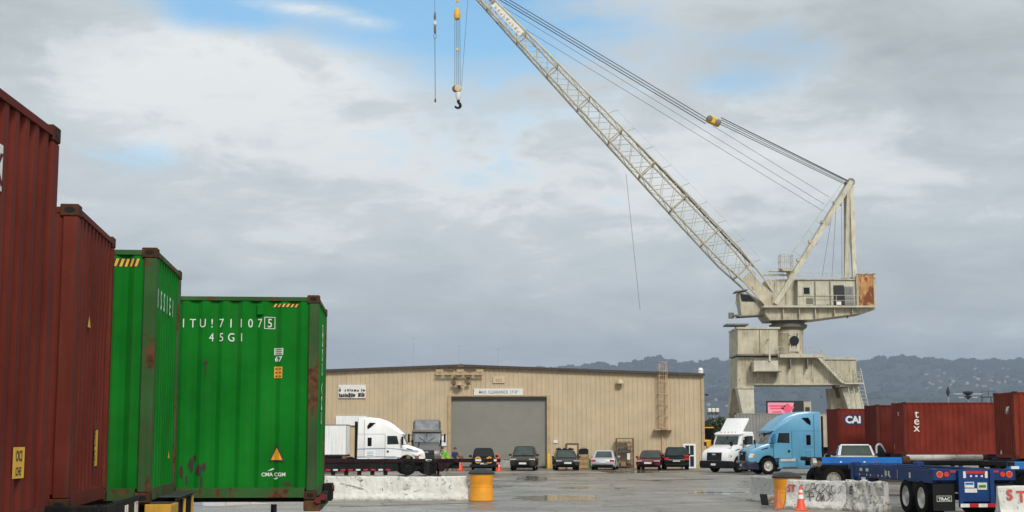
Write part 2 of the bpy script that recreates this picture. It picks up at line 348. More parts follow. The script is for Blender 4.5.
def text2d(s, bold=0.0):                # flat outline of a string: verts (cap height about 1), faces
    if (s, bold) in _tc: return _tc[(s, bold)]
    cu = bpy.data.curves.new('lettering', 'FONT'); cu.body = s; cu.offset = bold; cu.resolution_u = 3
    o = bpy.data.objects.new('lettering', cu); COL.objects.link(o)
    bpy.context.view_layer.update(); dg = bpy.context.evaluated_depsgraph_get()
    me = bpy.data.meshes.new_from_object(o.evaluated_get(dg))
    vs = [(v.co.x / .69, v.co.y / .69) for v in me.vertices]; fs = [tuple(p.vertices) for p in me.polygons]
    bpy.data.objects.remove(o); bpy.data.curves.remove(cu); bpy.data.meshes.remove(me)
    _tc[(s, bold)] = (vs, fs); return vs, fs
def put_text(mb, s, fn, u0, v0, h, xs=1.0, center=True, bold=0.0):   # fn maps (u, v) in metres to a point
    vs, fs = text2d(s, bold)
    if not vs: return
    lo, hi = min(v[0] for v in vs), max(v[0] for v in vs); c = (lo + hi) / 2 if center else lo
    mb.add([fn(u0 + (x - c) * h * xs, v0 + y * h) for x, y in vs], fs)
# ------------------------------------------------------------------ ground
def ground_material():
    m, t, b, _ = base('asphalt_wet')
    tcn = N(t, 'ShaderNodeTexCoord'); v = tcn.outputs['Object']
    big = noise(t, mapping(t, v, (.8, 1, 1)), .045, 7, .6, .4); mid = noise(t, v, .35, 9, .68, .3); fine = noise(t, v, 22, 5, .7)
    pat = noise(t, mapping(t, v, (.35, 1.3, 1)), .16, 8, .66, .8); blot = noise(t, v, 1.6, 7, .7, .5)
    c = ramp(t, mid, [(.34, (.15, .134, .11)), (.5, (.31, .28, .236)), (.64, (.46, .415, .352))])
    c = mixc(t, ramp(t, fine, [(.35, (.4,) * 3), (.7, (0,) * 3)]), c, (.12, .106, .09))
    c = mixc(t, mathn(t, 'MULTIPLY', ramp(t, blot, [(.53, (0,) * 3), (.64, (1,) * 3)]), .6), c, (.095, .085, .07))
    c = mixc(t, mathn(t, 'MULTIPLY', ramp(t, pat, [(.50, (0,) * 3), (.56, (1,) * 3)]), .6), c, (.105, .094, .08))
    wet = ramp(t, mathn(t, 'ADD', mathn(t, 'MULTIPLY', big, .5), mathn(t, 'MULTIPLY', pat, .55)), [(.455, (0,) * 3), (.545, (1,) * 3)])
    wet = mathn(t, 'MULTIPLY', wet, ramp(t, mid, [(.35, (1,) * 3), (.62, (.5,) * 3)]))
    c = mixc(t, wet, c, mixc(t, .45, c, (.06, .054, .046)))
    vo = N(t, 'ShaderNodeTexVoronoi', feature='DISTANCE_TO_EDGE'); vo.inputs['Scale'].default_value = .17
    cr = N(t, 'ShaderNodeTexNoise'); cr.inputs['Scale'].default_value = .6; cr.inputs['Detail'].default_value = 6; link(t, v, cr.inputs['Vector'])
    link(t, vmath(t, 'ADD', v, vmath(t, 'MULTIPLY', cr.outputs['Color'], (2.2, 2.2, 0))), vo.inputs['Vector'])
    c = mixc(t, mathn(t, 'MULTIPLY', ramp(t, vo.outputs['Distance'], [(.004, (1,) * 3), (.016, (0,) * 3)]), .75), c, (.05, .045, .038))   # cracks
    link(t, c, b.inputs['Base Color'])
    link(t, mixf(t, wet, .66, .15), b.inputs['Roughness']); b.inputs['Specular IOR Level'].default_value = .5
    bn = N(t, 'ShaderNodeBump'); bn.inputs['Distance'].default_value = .012; link(t, mixf(t, wet, .6, .12), bn.inputs['Strength'])
    link(t, mathn(t, 'ADD', fine, mathn(t, 'MULTIPLY', noise(t, v, 4, 5), .8)), bn.inputs['Height']); link(t, bn.outputs[0], b.inputs['Normal'])
ground_material()
def water_material():
    m, t, b, v = base('puddle_water')
    c = ramp(t, noise(t, v, 1.2, 5), [(.3, (.10, .093, .08)), (.7, (.15, .138, .118))]); link(t, c, b.inputs['Base Color'])
    b.inputs['Roughness'].default_value = .10; b.inputs['Specular IOR Level'].default_value = .45
    bn = N(t, 'ShaderNodeBump'); bn.inputs['Strength'].default_value = .06; bn.inputs['Distance'].default_value = .01
    link(t, noise(t, v, 9, 3), bn.inputs['Height']); link(t, bn.outputs[0], b.inputs['Normal'])
water_material()
plain('track_dark', (.03, .026, .022), .5, .2, .4, 2); plain('patch_asphalt', (.085, .078, .07), .7, 0, .3, 3, .3, 40)
mb = MB(); mb.quad((-11000, -500, 0), (11000, -500, 0), (11000, 10800, 0), (-11000, 10800, 0)); struct(mb.build('ground', 'asphalt_wet'))
def puddle(px0, px1, py0, py1, seed):
    a, b = G(px0, (py0 + py1) / 2), G(px1, (py0 + py1) / 2); near, far = G((px0 + px1) / 2, py1).y, G((px0 + px1) / 2, py0).y
    cx, cy, rx, ry = (a.x + b.x) / 2, (near + far) / 2, abs(b.x - a.x) / 2, (far - near) / 2
    vs = []
    for k in range(72):
        th = 2 * math.pi * k / 72; c, s = math.cos(th), math.sin(th)
        r = 1 + .55 * mnoise.noise((c * 1.7 + seed * 9, s * 1.7, seed)) + .3 * mnoise.noise((c * 5 + seed, s * 5, seed * 3))
        vs.append((cx + rx * r * c, cy + ry * r * s, .004))
    m = MB(); m.add(vs, [tuple(range(72))]); return struct(m.build('puddle', 'puddle_water'))
for i, a in enumerate([(512, 598, 495.5, 500.5), (514, 550, 476.5, 480.5), (600, 655, 471, 473), (440, 505, 485, 488), (560, 625, 487, 489), (690, 735, 491, 495), (180, 262, 501, 506)]):
    puddle(*a, i + 1.3)
def strip(p0, p1, w, name='rail_groove', m='track_dark'):
    a, b = G(*p0), G(*p1); d = (b - a).normalized(); s = Vector((-d.y, d.x, 0)) * (w / 2); mb = MB(); n = 24
    vs = []
    for k in range(n + 1):
        q = a.lerp(b, k / n); j = 1 + .6 * mnoise.noise(q * .9); e = Vector((0, 0, .008)); vs += [q + s * j + e, q - s * j + e]
    mb.add(vs, [(2 * k, 2 * k + 1, 2 * k + 3, 2 * k + 2) for k in range(n)]); return struct(mb.build(name, m))
strip((652, 480.3), (713, 479.2), .55); strip((697, 492.6), (744, 492.4), .4); strip((628, 479.4), (660, 480.8), .3)
strip((560, 474.2), (700, 472.0), .3); strip((340, 507), (470, 503.2), .12, 'ground_crack'); strip((600, 507), (748, 501), .06, 'ground_crack')

# ------------------------------------------------------------------ hills, wood on the ridge, houses
HF = 1.78                                # the ridge stands about eight kilometres off
HY = 4600.0 * HF
RID = [(-900, 372), (-200, 376), (100, 384), (330, 382), (480, 374), (545, 369.5), (585, 367.5), (598, 365), (612, 367), (636, 361), (650, 359), (662, 359.5), (675, 364.5), (700, 363), (720, 360.5), (745, 362), (800, 364), (850, 366), (866, 364), (880, 359.5), (905, 357.5), (917, 361), (935, 360.5), (950, 363.5), (965, 360.5), (985, 363), (1005, 362.5), (1024, 362.5), (1100, 360), (1400, 352), (2000, 368)]
RX = [(P(px, py, HY).x, P(px, py, HY).z) for px, py in RID]
def ridge(x):
    if x <= RX[0][0]: return RX[0][1]
    for (x0, z0), (x1, z1) in zip(RX, RX[1:]):
        if x <= x1:
            t = (x - x0) / (x1 - x0); t = t * t * (3 - 2 * t); return z0 + (z1 - z0) * t
    return RX[-1][1]
def hill_z(x, y):
    t = (y - 2300 * HF) / (HY - 2300 * HF)
    if t <= 0: return -8.0
    zr = ridge(x)
    fold = mnoise.fractal((x / 420 / HF, y / 900 / HF, .7), 1.0, 2.0, 4) * 30 * HF * min(1, t * 2) * (1 - min(1, t)) * 1.6
    if t < 1: return -8 + (zr + 8) * (t ** 1.15) + fold
    return zr * max(.35, 1 - (t - 1) * .9)
def hill_material():
    m, t, b, _ = base('hill_ground'); tcn = N(t, 'ShaderNodeTexCoord'); v = tcn.outputs['Object']
    n = noise(t, v, .0065, 8, .65); n2 = noise(t, v, .035, 6, .6)
    c = ramp(t, n, [(.35, (.014, .018, .012)), (.55, (.024, .029, .019)), (.7, (.05, .048, .034))])
    c = mixc(t, mathn(t, 'MULTIPLY', n2, .6), c, (.02, .028, .013)); link(t, c, b.inputs['Base Color']); b.inputs['Roughness'].default_value = .95
    bn = N(t, 'ShaderNodeBump'); bn.inputs['Strength'].default_value = 1.0; bn.inputs['Distance'].default_value = 12
    link(t, n2, bn.inputs['Height']); link(t, bn.outputs[0], b.inputs['Normal'])
hill_material()
xs = [(-4600 + 9200 * i / 300) * HF for i in range(301)]; ys = [(2300 + 3000 * j / 60) * HF for j in range(61)]
mb = MB(); mb.add([(x, y, hill_z(x, y)) for y in ys for x in xs], [(j * 301 + i, j * 301 + i + 1, (j + 1) * 301 + i + 1, (j + 1) * 301 + i) for j in range(60) for i in range(300)])
struct(mb.build('hills', 'hill_ground', smooth=True))
def ico(r, seed, squash=1.0):
    bm = bmesh.new(); bmesh.ops.create_icosphere(bm, subdivisions=2, radius=1.0)
    vs = [];
    for v in bm.verts:
        k = 1 + .5 * mnoise.noise(v.co * 1.8 + Vector((seed, seed * 2, 0))); vs.append(Vector((v.co.x * r * k, v.co.y * r * k, v.co.z * r * k * squash)))
    fs = [tuple(v.index for v in f.verts) for f in bm.faces]; bm.free(); return vs, fs
SH = [ico(1, s * 3.7, .9) for s in range(8)]
mb = MB(); rnd = random.Random(5)
for k in range(1150):
    px = rnd.uniform(520, 1080); x0 = P(px, 360, HY).x
    dense = mnoise.noise((px / 23, 3.3, 0)) + .35
    if rnd.random() > .25 + dense and px < 860: continue
    back = rnd.uniform(-260, 60) * HF; q = Vector((x0 + rnd.uniform(-30, 30) * HF, HY + back, 0)); q.z = hill_z(q.x, q.y)
    r = HF * rnd.uniform(4, 12) * (1.25 if dense > .5 else .9); vs, fs = SH[rnd.randrange(8)]
    mb.add([q + v * r + Vector((0, 0, r * .35)) for v in vs], fs)
for k in range(900):                     # thin scatter of tree clumps down the slope
    q = Vector((rnd.uniform(0, 1750) * HF, rnd.uniform(3000, 4500) * HF, 0)); q.z = hill_z(q.x, q.y); r = rnd.uniform(5, 15) * HF; vs, fs = SH[rnd.randrange(8)]
    mb.add([q + v * r for v in vs], fs)
wd = mb.build('hillside_wood', 'hill_leaf'); struct(wd, 'stuff'); tag(wd, 'dark hazy wood along the ridge of the far hills', 'trees')
# houses on the slope
def house_mesh(wall, roofm, w, d, h, seed):
    a = MB(); a.box((-w / 2, -d / 2, -6), (w / 2, d / 2, h))
    r = MB(); r.prism([(-w / 2 - .6, h), (w / 2 + .6, h), (w / 2 + .6, h + .4), (0, h + d * .22), (-w / 2 - .6, h + .4)], -d / 2 - .6, d / 2 + .6)
    return a.mesh('wall', wall), r.mesh('roof', roofm)
HM = [house_mesh(*a) for a in [('house_white', 'house_roof', 13, 9, 6, 0), ('house_cream', 'house_roof', 16, 10, 5, 1), ('house_grey', 'house_roof', 12, 10, 8, 2), ('house_white', 'house_grey', 18, 9, 5, 3), ('house_white', 'house_white', 11, 8, 7, 4)]]
def on_hill(px, py):
    d = ray(px, py)
    for k in range(int(2300 * HF), int(HY), 16):
        q = EYE + d * (k / d.y)
        if q.z <= hill_z(q.x, q.y): return q
    return None
rh = random.Random(11); nh = 0; tries = 0; used = []
while nh < 52 and tries < 4000:
    tries += 1
    if nh < 42:
        px = rh.uniform(925, 1035); py = rh.gauss(383 - (px - 925) * .085, 8)
        if py < 361 + rh.random() * 12 or py > 402: continue
        lab, grp = 'tiny pale house high on the far hillside at the right', 'houses on the right hillside'
    else:
        px = rh.uniform(703, 728); py = rh.uniform(386, 408)
        lab, grp = 'tiny pale house on the far slope between warehouse and crane', 'houses on the slope beside the warehouse'
    q = on_hill(px, py)
    if q is None or any((q - u).length < 40 for u in used): continue
    used.append(q); nh += 1
    h = thing('hillside_house', lab, 'house', (q.x, q.y, hill_z(q.x, q.y)), rh.uniform(-.7, .7), grp); s = rh.uniform(.65, 1.15) * 1.25 * (.8 if nh > 42 else 1); h.scale = (s, s, s)
    w_, r_ = HM[rh.randrange(5)]; obj('wall', w_, h); obj('roof', r_, h)
# haze
m = bpy.data.materials.new('haze_air'); m.use_nodes = True; t = m.node_tree; t.nodes.clear()
pv = N(t, 'ShaderNodeVolumePrincipled'); pv.inputs['Color'].default_value = (.58, .71, .90, 1); pv.inputs['Density'].default_value = 1.2e-4; pv.inputs['Anisotropy'].default_value = 0.2
om = N(t, 'ShaderNodeOutputMaterial'); link(t, pv.outputs[0], om.inputs['Volume']); M['haze_air'] = m
mb = MB(); mb.box((-11400, -700, -9.5), (11400, 11200, 640)); hz = mb.build('haze', 'haze_air'); struct(hz, 'stuff')
# ------------------------------------------------------------------ warehouse
WY = 104.0
wr = P(703, 375.5, WY); wrx = wr.x; eave = wr.z; rdg = P(461, 366.5, WY); wlx = 2 * rdg.x - wrx; ridz = rdg.z
dl, dr = P(451, 396.5, WY), P(547, 396.5, WY); doorh = dl.z
wh = thing('warehouse', 'long tan metal warehouse with low gable roof and grey roller door', 'building', (0, WY, 0))
def topz(x): return eave + (ridz - eave) * (1 - abs(x - rdg.x) / (wrx - rdg.x))
def ribbed(x0, x1, zb, name='wall'):        # corrugated cladding, ribs 0.34 m apart
    mb = MB(); p = .34; x = x0; pts = []
    while x < x1:
        for dx, dy in ((0, 0), (.11, 0), (.15, -.03), (.22, -.03), (.26, 0)):
            if x + dx < x1: pts.append((x + dx, dy))
        x += p
    pts.append((x1, 0)); n = len(pts)
    if x0 < rdg.x < x1: pass
    zt = lambda a: topz(a)
    mb.add([(a, d, zb) for a, d in pts] + [(a, d, zt(a)) for a, d in pts], [(k, k + 1, n + k + 1, n + k) for k in range(n - 1)])
    return mb.build(name, 'warehouse_tan', wh)
ribbed(wlx, dl.x, 0); ribbed(dl.x, dr.x, doorh); ribbed(dr.x, wrx, 0)
mb = MB(); mb.box((wlx, 44, 0), (wrx, 44.1, eave)); mb.box((wlx - .0, .02, 0), (wlx + .1, 44, eave)); mb.box((wrx - .1, .02, 0), (wrx, 44, eave)); mb.build('wall', 'warehouse_tan', wh)
mb = MB()
mb.slab((wlx - .2, -.25, eave + .02), (rdg.x, -.25, ridz + .02), (rdg.x, 44.3, ridz + .02), (wlx - .2, 44.3, eave + .02), .12)
mb.slab((rdg.x, -.25, ridz + .02), (wrx + .08, -.25, eave + .02), (wrx + .08, 44.3, eave + .02), (rdg.x, 44.3, ridz + .02), .12); mb.build('roof', 'roof_metal', wh)
for (xa, za), (xb, zb) in (((wlx - .1, eave), (rdg.x, ridz)), ((rdg.x, ridz), (wrx + .1, eave))):
    mb = MB(); mb.bar((xa, -.31, za + .06), (xb, -.31, zb + .06), .10, .17); mb.build('eave_trim', 'warehouse_trim', wh)
mb = MB(); mb.box((wrx - .18, -.09, 0), (wrx + .05, -.05, eave - .15)); mb.build('corner_trim', 'tan_trim', wh)
mb = MB(); mb.box((wlx, -.06, 0), (dl.x - .2, -.05, .25)); mb.box((dr.x + .2, -.06, 0), (wrx, -.05, .25)); mb.build('base_trim', 'tan_trim', wh)
# roller door: slats
mb = MB(); nsl = 44; pts = []
for k in range(nsl): z = doorh * k / nsl; h = doorh / nsl; pts += [(.25, z), (.246, z + h * .2), (.246, z + h * .8), (.25, z + h)]
n = len(pts); mb.add([(dl.x, y, z) for y, z in pts] + [(dr.x, y, z) for y, z in pts], [(k, n + k, n + k + 1, k + 1) for k in range(n - 1)])
rd = mb.build('roller_door', 'door_grey', wh); mb = MB(); mb.box((dl.x, .14, 0), (dr.x, .28, .12)); mb.build('bottom_bar', 'dark_steel', rd)
for x in (dl.x - .11, dr.x + .11): mb = MB(); mb.box((x - .13, -.10, 0), (x + .13, .3, doorh)); mb.build('door_jamb', 'tan_trim', wh)
mb = MB(); mb.box((dl.x - .24, -.10, doorh), (dr.x + .24, .3, doorh + .10)); mb.build('door_head', 'tan_trim', wh); mb = MB(); mb.box((dl.x, -.02, doorh - .14), (dr.x, .235, doorh - .002)); mb.build('door_hood', 'warehouse_trim', wh)
def wp(px, py, dy=0.0): q = P(px, py, WY + dy); return Vector((q.x, dy, q.z))
def wall_box(name, m, px0, px1, py0, py1, d0, d1, parent=wh, bevel=0.0):
    a, b = wp(px0, py1), wp(px1, py0); mb = MB(); mb.box((a.x, d0, max(a.z, .0)), (b.x, d1, b.z)); return mb.build(name, m, parent, bevel=bevel)
# clearance sign, plate, peeled sign, white board
sg = tag(wall_box('clearance_sign', 'sign_white', 474, 523, 388.6, 395.2, -.12, -.07, None), 'narrow white clearance sign above the roller door', 'sign'); sg.location = (0, WY, 0)
mb = MB(); a, b = wp(474, 394.6), wp(523, 389.6); put_text(mb, "MAX. CLEARANCE  17'-0\"", lambda u, v: (u, -.126, v), (a.x + b.x) / 2, a.z + .07, .22, .80, bold=.012); mb.build('lettering', 'sign_text', sg)
pl = tag(wall_box('wall_plate', 'door_cream', 493, 504.5, 376.5, 383.2, -.11, -.055, None, .01), 'small raised plate on the gable above the clearance sign', 'plate'); pl.location = (0, WY, 0)
for k in range(3): a = wp(496.5 + 2.2 * k, 380.2); mb = MB(); mb.box((a.x - .06, -.118, a.z - .12), (a.x + .06, -.112, a.z + .12)); mb.build('print_mark', 'tan_trim', pl)
ps = tag(wall_box('peeled_sign', 'sign_white', 338.5, 366, 384.8, 398.2, -.12, -.065, None), 'white wall sign with dark peeled lettering near the green box', 'sign'); ps.location = (0, WY, 0)
rp = random.Random(3)
a, b = wp(338.8, 397.8), wp(365.6, 385.2)
for row, (z0, z1, pr, m) in enumerate(((.0, .42, .95, 'peeled_brown'), (.46, .74, .75, 'peeled_brown'), (.70, .92, .22, 'sign_text'))):
    x = a.x + .02; mb = MB()
    while x < b.x - .15:
        w = rp.uniform(.07, .2)
        if rp.random() < pr:
            h0 = a.z + (b.z - a.z) * (z0 + rp.uniform(0, .05)); h1 = a.z + (b.z - a.z) * (z1 - rp.uniform(0, .12)); mb.prism([(x, h0), (x + w * .9, h0 + rp.uniform(0, .04)), (x + w, h1 - rp.uniform(0, .06)), (x + rp.uniform(0, .05), h1)], -.128, -.122)
        x += w + (0 if row == 0 else rp.uniform(.0, .08))
    mb.build('peeled_lettering', m, ps)
wb = tag(wall_box('wall_board', 'trailer_white', 336, 367, 416, 425.5, -.16, -.07, None), 'blank white board on the wall above the white truck', 'board'); wb.location = (0, WY, 0)
# lamp bracket group under the ridge
lb = thing('hoist_bracket', 'tan bracket frame with hanging lamps under the gable peak', 'bracket', (0, WY, 0))
a, b = wp(436, 374.5), wp(484, 374.5); mb = MB(); mb.box((a.x, -.5, a.z - .07), (b.x, -.38, a.z + .06)); mb.build('beam', 'tan_trim', lb, bevel=.02)
for k, px in enumerate((440, 450, 460.5, 470, 480)):
    q = wp(px, 371); mb = MB(); mb.box((q.x - .26, -.46, q.z - .09), (q.x + .26, -.37, q.z + .1)); mb.build('hood', 'brown_frame' if k % 2 else 'tan_trim', lb)
    mb = MB(); mb.bar((q.x, -.45, q.z - .1), (q.x, -.02, q.z - .1), .08); mb.build('arm', 'tan_trim', lb)
for px, py in ((455, 378), (468.5, 377.5), (454.5, 384), (468.5, 383.5)):
    q = wp(px, py); mb = MB(); mb.tube((q.x - .14, -.40, q.z), (q.x + .14, -.40, q.z), .11, 10); mb.tube((q.x, -.40, q.z), (q.x, -.02, q.z + .1), .04, 6); mb.build('lamp_bracket', 'brown_frame', lb, True)
q = wp(459.5, 384.3); mb = MB(); mb.lathe([(.05, .2), (.12, .15), (.34, -.08), (.30, -.1)], 14, (q.x, -.45, q.z)); mb.build('lamp_shade', 'tan_trim', lb, True)
q = wp(459.5, 387.5); mb = MB(); mb.lathe([(.05, .12), (.13, 0), (.05, -.12)], 10, (q.x, -.45, q.z)); mb.build('bulb', 'brown_frame', lb, True)
q = wp(461, 364.6); mb = MB(); mb.prism([(q.x - .3, q.z - .2), (q.x + .3, q.z - .2), (q.x, q.z + .06)], -.4, .2); mb.build('cap', 'brown_frame', lb)
# wall lamp on the right half
wl = thing('wall_lamp', 'tan wall lamp high on the warehouse right of the roller door', 'lamp', (0, WY, 0)); q = wp(619.5, 384)
mb = MB(); mb.box((q.x - .16, -.16, q.z - .35), (q.x + .1, -.05, q.z + .05)); mb.build('mount', 'tan_trim', wl, bevel=.02)
mb = MB(); mb.lathe([(.06, .22), (.25, .12), (.28, -.1), (.12, -.16)], 12, (q.x + .02, -.36, q.z + .12)); mb.build('lamp_shade', 'door_cream', wl, True)
# man door, meter plate
md = thing('side_door', 'cream personnel door in a brown frame right of the roller door', 'door', (0, WY, 0))
a, b = wp(567.3, 467), wp(577.2, 444.5); mb = MB(); mb.box((a.x, -.12, 0), (b.x, -.06, b.z)); mb.build('door_leaf', 'door_cream', md, bevel=.01)
mb = MB(); mb.box((a.x - .1, -.16, 0), (a.x, -.04, b.z + .1)); mb.box((b.x, -.16, 0), (b.x + .1, -.04, b.z + .1)); mb.box((a.x, -.16, b.z), (b.x, -.04, b.z + .1)); mb.build('door_frame', 'brown_frame', md)
mb = MB(); mb.tube((a.x + .1, -.2, 1.0), (a.x + .25, -.2, 1.0), .025); mb.tube((a.x + .12, -.2, 1.0), (a.x + .12, -.1, 1.0), .025); mb.build('handle', 'steel', md)
tag(wall_box('notice_plate', 'paper_white', 553.5, 557.5, 440.2, 443, -.09, -.05, None), 'small white notice on the wall beside the roller door', 'notice').location = (0, WY, 0)
tag(wall_box('pale_notice_board', 'paper_white', 441.2, 446.6, 435.5, 446, -.12, -.05, None), 'white board on the wall left of the roller door', 'board').location = (0, WY, 0)
# caged ladder
ld = thing('caged_ladder', 'tan caged ladder climbing the warehouse wall past the roof', 'ladder', (0, WY, 0))
a, t_ = wp(660.0, 466), wp(660.0, 362); b = wp(666.5, 466); xl, xr, zt = a.x, b.x, t_.z
for x in (xl, xr): mb = MB(); mb.box((x - .035, -.30, 2.6), (x + .035, -.24, zt)); mb.build('stile', 'ladder_tan', ld)
mb = MB(); mb.box((xl + .15, -.14, .1), (xl + .25, -.05, 2.7)); mb.build('downpipe', 'ladder_tan', ld)
z = 2.7; rung = None
while z < zt - .1:
    if rung is None: mb = MB(); mb.tube((xl, -.27, 0), (xr, -.27, 0), .022, 6); rung = mb.mesh('rung', 'ladder_tan')
    o = obj('rung', rung, ld); o.location.z = z; z += .33
for k, zz in enumerate((2.85, 3.7, 4.5, 5.3, 6.2, 7.0, zt - .05)):
    mb = MB(); w = (xr - xl) / 2 + .12; cx = (xl + xr) / 2; mb.path([(cx + w * math.cos(u), -.3 - .62 * math.sin(u), zz) for u in [math.pi * i / 8 for i in range(9)]], .028, 5); mb.build('cage_hoop', 'ladder_tan', ld)
    for sx in (-1, 1): mb = MB(); mb.tube((cx + sx * w, -.3, zz), (cx + sx * w, -.04, zz), .03, 5); mb.build('bracket', 'ladder_tan', ld) if zz < 6 else None
for i in range(7): u = math.pi * (i + .5) / 7; mb = MB(); mb.tube((cx + w * math.cos(u), -.3 - .62 * math.sin(u), 2.85), (cx + w * math.cos(u), -.3 - .62 * math.sin(u), zt - .05), .013, 5); mb.build('cage_strip', 'ladder_tan', ld)
mb = MB(); mb.box((cx - w - .3, -.75, 2.72), (cx + w + .3, -.1, 2.82)); mb.build('rest_platform', 'ladder_tan', ld)
# aerials on the roof, dome lamp on the corner
for px, py, lab in ((413.5, 337, 'leftmost thin aerial standing on the warehouse roof'), (459, 345, 'thin aerial behind the gable peak of the warehouse'), (498, 348, 'shortest thin aerial right of the gable peak')):
    q = P(px, py, WY + 6); r0 = topz(q.x) + .1; an = thing('roof_aerial', lab, 'aerial', (q.x, WY + 6, r0), 0, 'aerials on the warehouse roof')
    mb = MB(); mb.tube((0, 0, -.1), (0, 0, q.z - r0), .016, 6); mb.build('mast', 'pole_grey', an); mb = MB(); mb.tube((-.12, 0, q.z - r0 - .06), (.12, 0, q.z - r0 - .06), .03, 6); mb.build('head', 'pole_grey', an)
q = P(700.5, 374, WY); dm = thing('roof_beacon', 'small white dome lamp on the right roof corner of the warehouse', 'lamp', (q.x, WY - .1, eave + .15))
mb = MB(); mb.lathe([(.2, 0), (.2, .12), (.1, .16)], 10); mb.build('base', 'sign_white', dm); mb = MB(); mb.lathe([(.18, .12), (.2, .25), (.12, .38), (.02, .42)], 10); mb.build('dome', 'paper_white', dm, True)
# things standing along the wall
def ground_at(px, py=None, Y=None):
    if Y is None: return G(px, py)
    q = P(px, 440, Y); return Vector((q.x, Y, 0))
bo = thing('bollard', 'yellow steel bollard at the right jamb of the roller door', 'bollard', ground_at(548.5, Y=WY - .8)); mb = MB(); mb.lathe([(.13, 0), (.13, .95), (.09, 1.03), (.02, 1.06)], 12); mb.build('post', 'label_yellow', bo, True); mb = MB(); mb.lathe([(.17, 0), (.17, .04)], 12); mb.build('foot', 'concrete_block', bo)
blk = thing('concrete_block', 'pale concrete block at the foot of the roller door', 'block', ground_at(506.5, Y=WY - .9)); mb = MB(); mb.box((-.75, -.35, 0), (.75, .35, .55)); mb.build('body', 'concrete_block', blk, bevel=.05); mb = MB(); mb.path([(-.15, 0, .5), (-.15, 0, .62), (.15, 0, .62), (.15, 0, .5)], .02); mb.build('lifting_eye', 'dark_steel', blk)
# crate with a black box on it
cr = thing('wood_crate', 'wooden crate standing against the wall behind the silver car', 'crate', ground_at(583.7, Y=WY - .8))
for i in range(5): mb = MB(); mb.box((-.33, -.35, .04 + i * .19), (.33, -.32, .21 + i * .19)); mb.build('plank', 'wood' if i % 2 else 'cardboard', cr)
mb = MB(); mb.box((-.33, -.32, .02), (.33, .3, .97)); mb.build('body', 'cardboard', cr); mb = MB(); mb.box((-.36, -.37, .0), (-.28, -.35, 1.0)); mb.box((.28, -.37, .0), (.36, -.35, 1.0)); mb.build('batten', 'wood', cr)
bb = thing('black_case', 'black box sitting on top of the wooden crate', 'box', ground_at(583.5, Y=WY - .8) + Vector((0, 0, 1.0))); mb = MB(); mb.prism([(-.33, 0), (.33, 0), (.34, .32), (.2, .42), (-.22, .40), (-.34, .3)], -.3, .3, inset=.03); mb.build('body', 'black_plastic', bb); mb = MB(); mb.path([(-.12, 0, .4), (-.1, 0, .46), (.1, 0, .46), (.12, 0, .4)], .015); mb.build('handle', 'dark_steel', bb)
gb = thing('green_bin', 'small green bin between the crate and the silver car', 'bin', ground_at(590.3, Y=WY - .7)); mb = MB(); mb.lathe([(.17, 0), (.22, .55), (.24, .58)], 12); mb.build('body', 'green_bin', gb, True); mb = MB(); mb.lathe([(.24, .58), (.2, .66), (.03, .7)], 12); mb.build('lid', 'green_bin', gb, True)
# shelving rack
rk = thing('shelf_rack', 'tall brown open shelf rack against the wall', 'shelf', ground_at(624.7, Y=WY - .6)); hw, hh = .6, 2.13
for x in (-hw, hw):
    for y in (-.25, .25): mb = MB(); mb.box((x - .04, y - .04, 0), (x + .04, y + .04, hh)); mb.build('upright', 'brown_frame', rk)
for z in (.12, .55, 1.15, 1.5, hh - .04): mb = MB(); mb.box((-hw, -.27, z), (hw, .27, z + .06)); mb.build('shelf', 'brown_frame', rk)
for x, z, w, h, m, lab in ((.28, 1.56, .22, .24, 'cardboard', 'small carton on the upper shelf of the brown rack'), (.26, .61, .22, .46, 'paper_white', 'white canister on the middle shelf of the brown rack'), (-.12, .18, .36, .3, 'wood', 'wooden box on the bottom shelf of the brown rack'), (-.2, 1.21, .55, .2, 'dark_steel', 'dark tray on the third shelf of the brown rack')):
    q = ground_at(624.7, Y=WY - .6); b_ = thing('stored_box', lab, 'box', (q.x + x, q.y, z)); mb = MB(); mb.box((-w / 2, -.18, 0), (w / 2, .18, h * .82)); mb.build('body', m, b_, bevel=.01); mb = MB(); mb.box((-w / 2 - .01, -.19, h * .82), (w / 2 + .01, .19, h)); mb.build('lid', m, b_, bevel=.01)
# white framed glazed unit by the corner
gu = thing('white_frame_unit', 'white framed glazed panel leaning at the right end of the warehouse', 'frame', ground_at(689.3, Y=WY - .35)); w, h = .45, 1.75
for x0, x1, z0, z1 in ((-w, -w + .14, 0, h), (w - .14, w, 0, h), (-w + .14, w - .14, h - .12, h), (-w + .14, w - .14, 0, .1), (-w + .14, w - .14, .85, .93)): mb = MB(); mb.box((x0, -.06, z0), (x1, .06, z1)); mb.build('frame_bar', 'paper_white', gu)
for x0, x1 in ((-.30, -.03), (.03, .30)):
    for z0, z1 in ((.11, .84), (.94, h - .13)): mb = MB(); mb.box((x0, -.015, z0), (x1, .015, z1)); mb.build('pane', 'auto_glass', gu)
mb = MB(); mb.box((-.025, -.05, .1), (.025, .05, .85)); mb.box((-.025, -.05, .93), (.025, .05, h - .12)); mb.build('mullion', 'paper_white', gu)
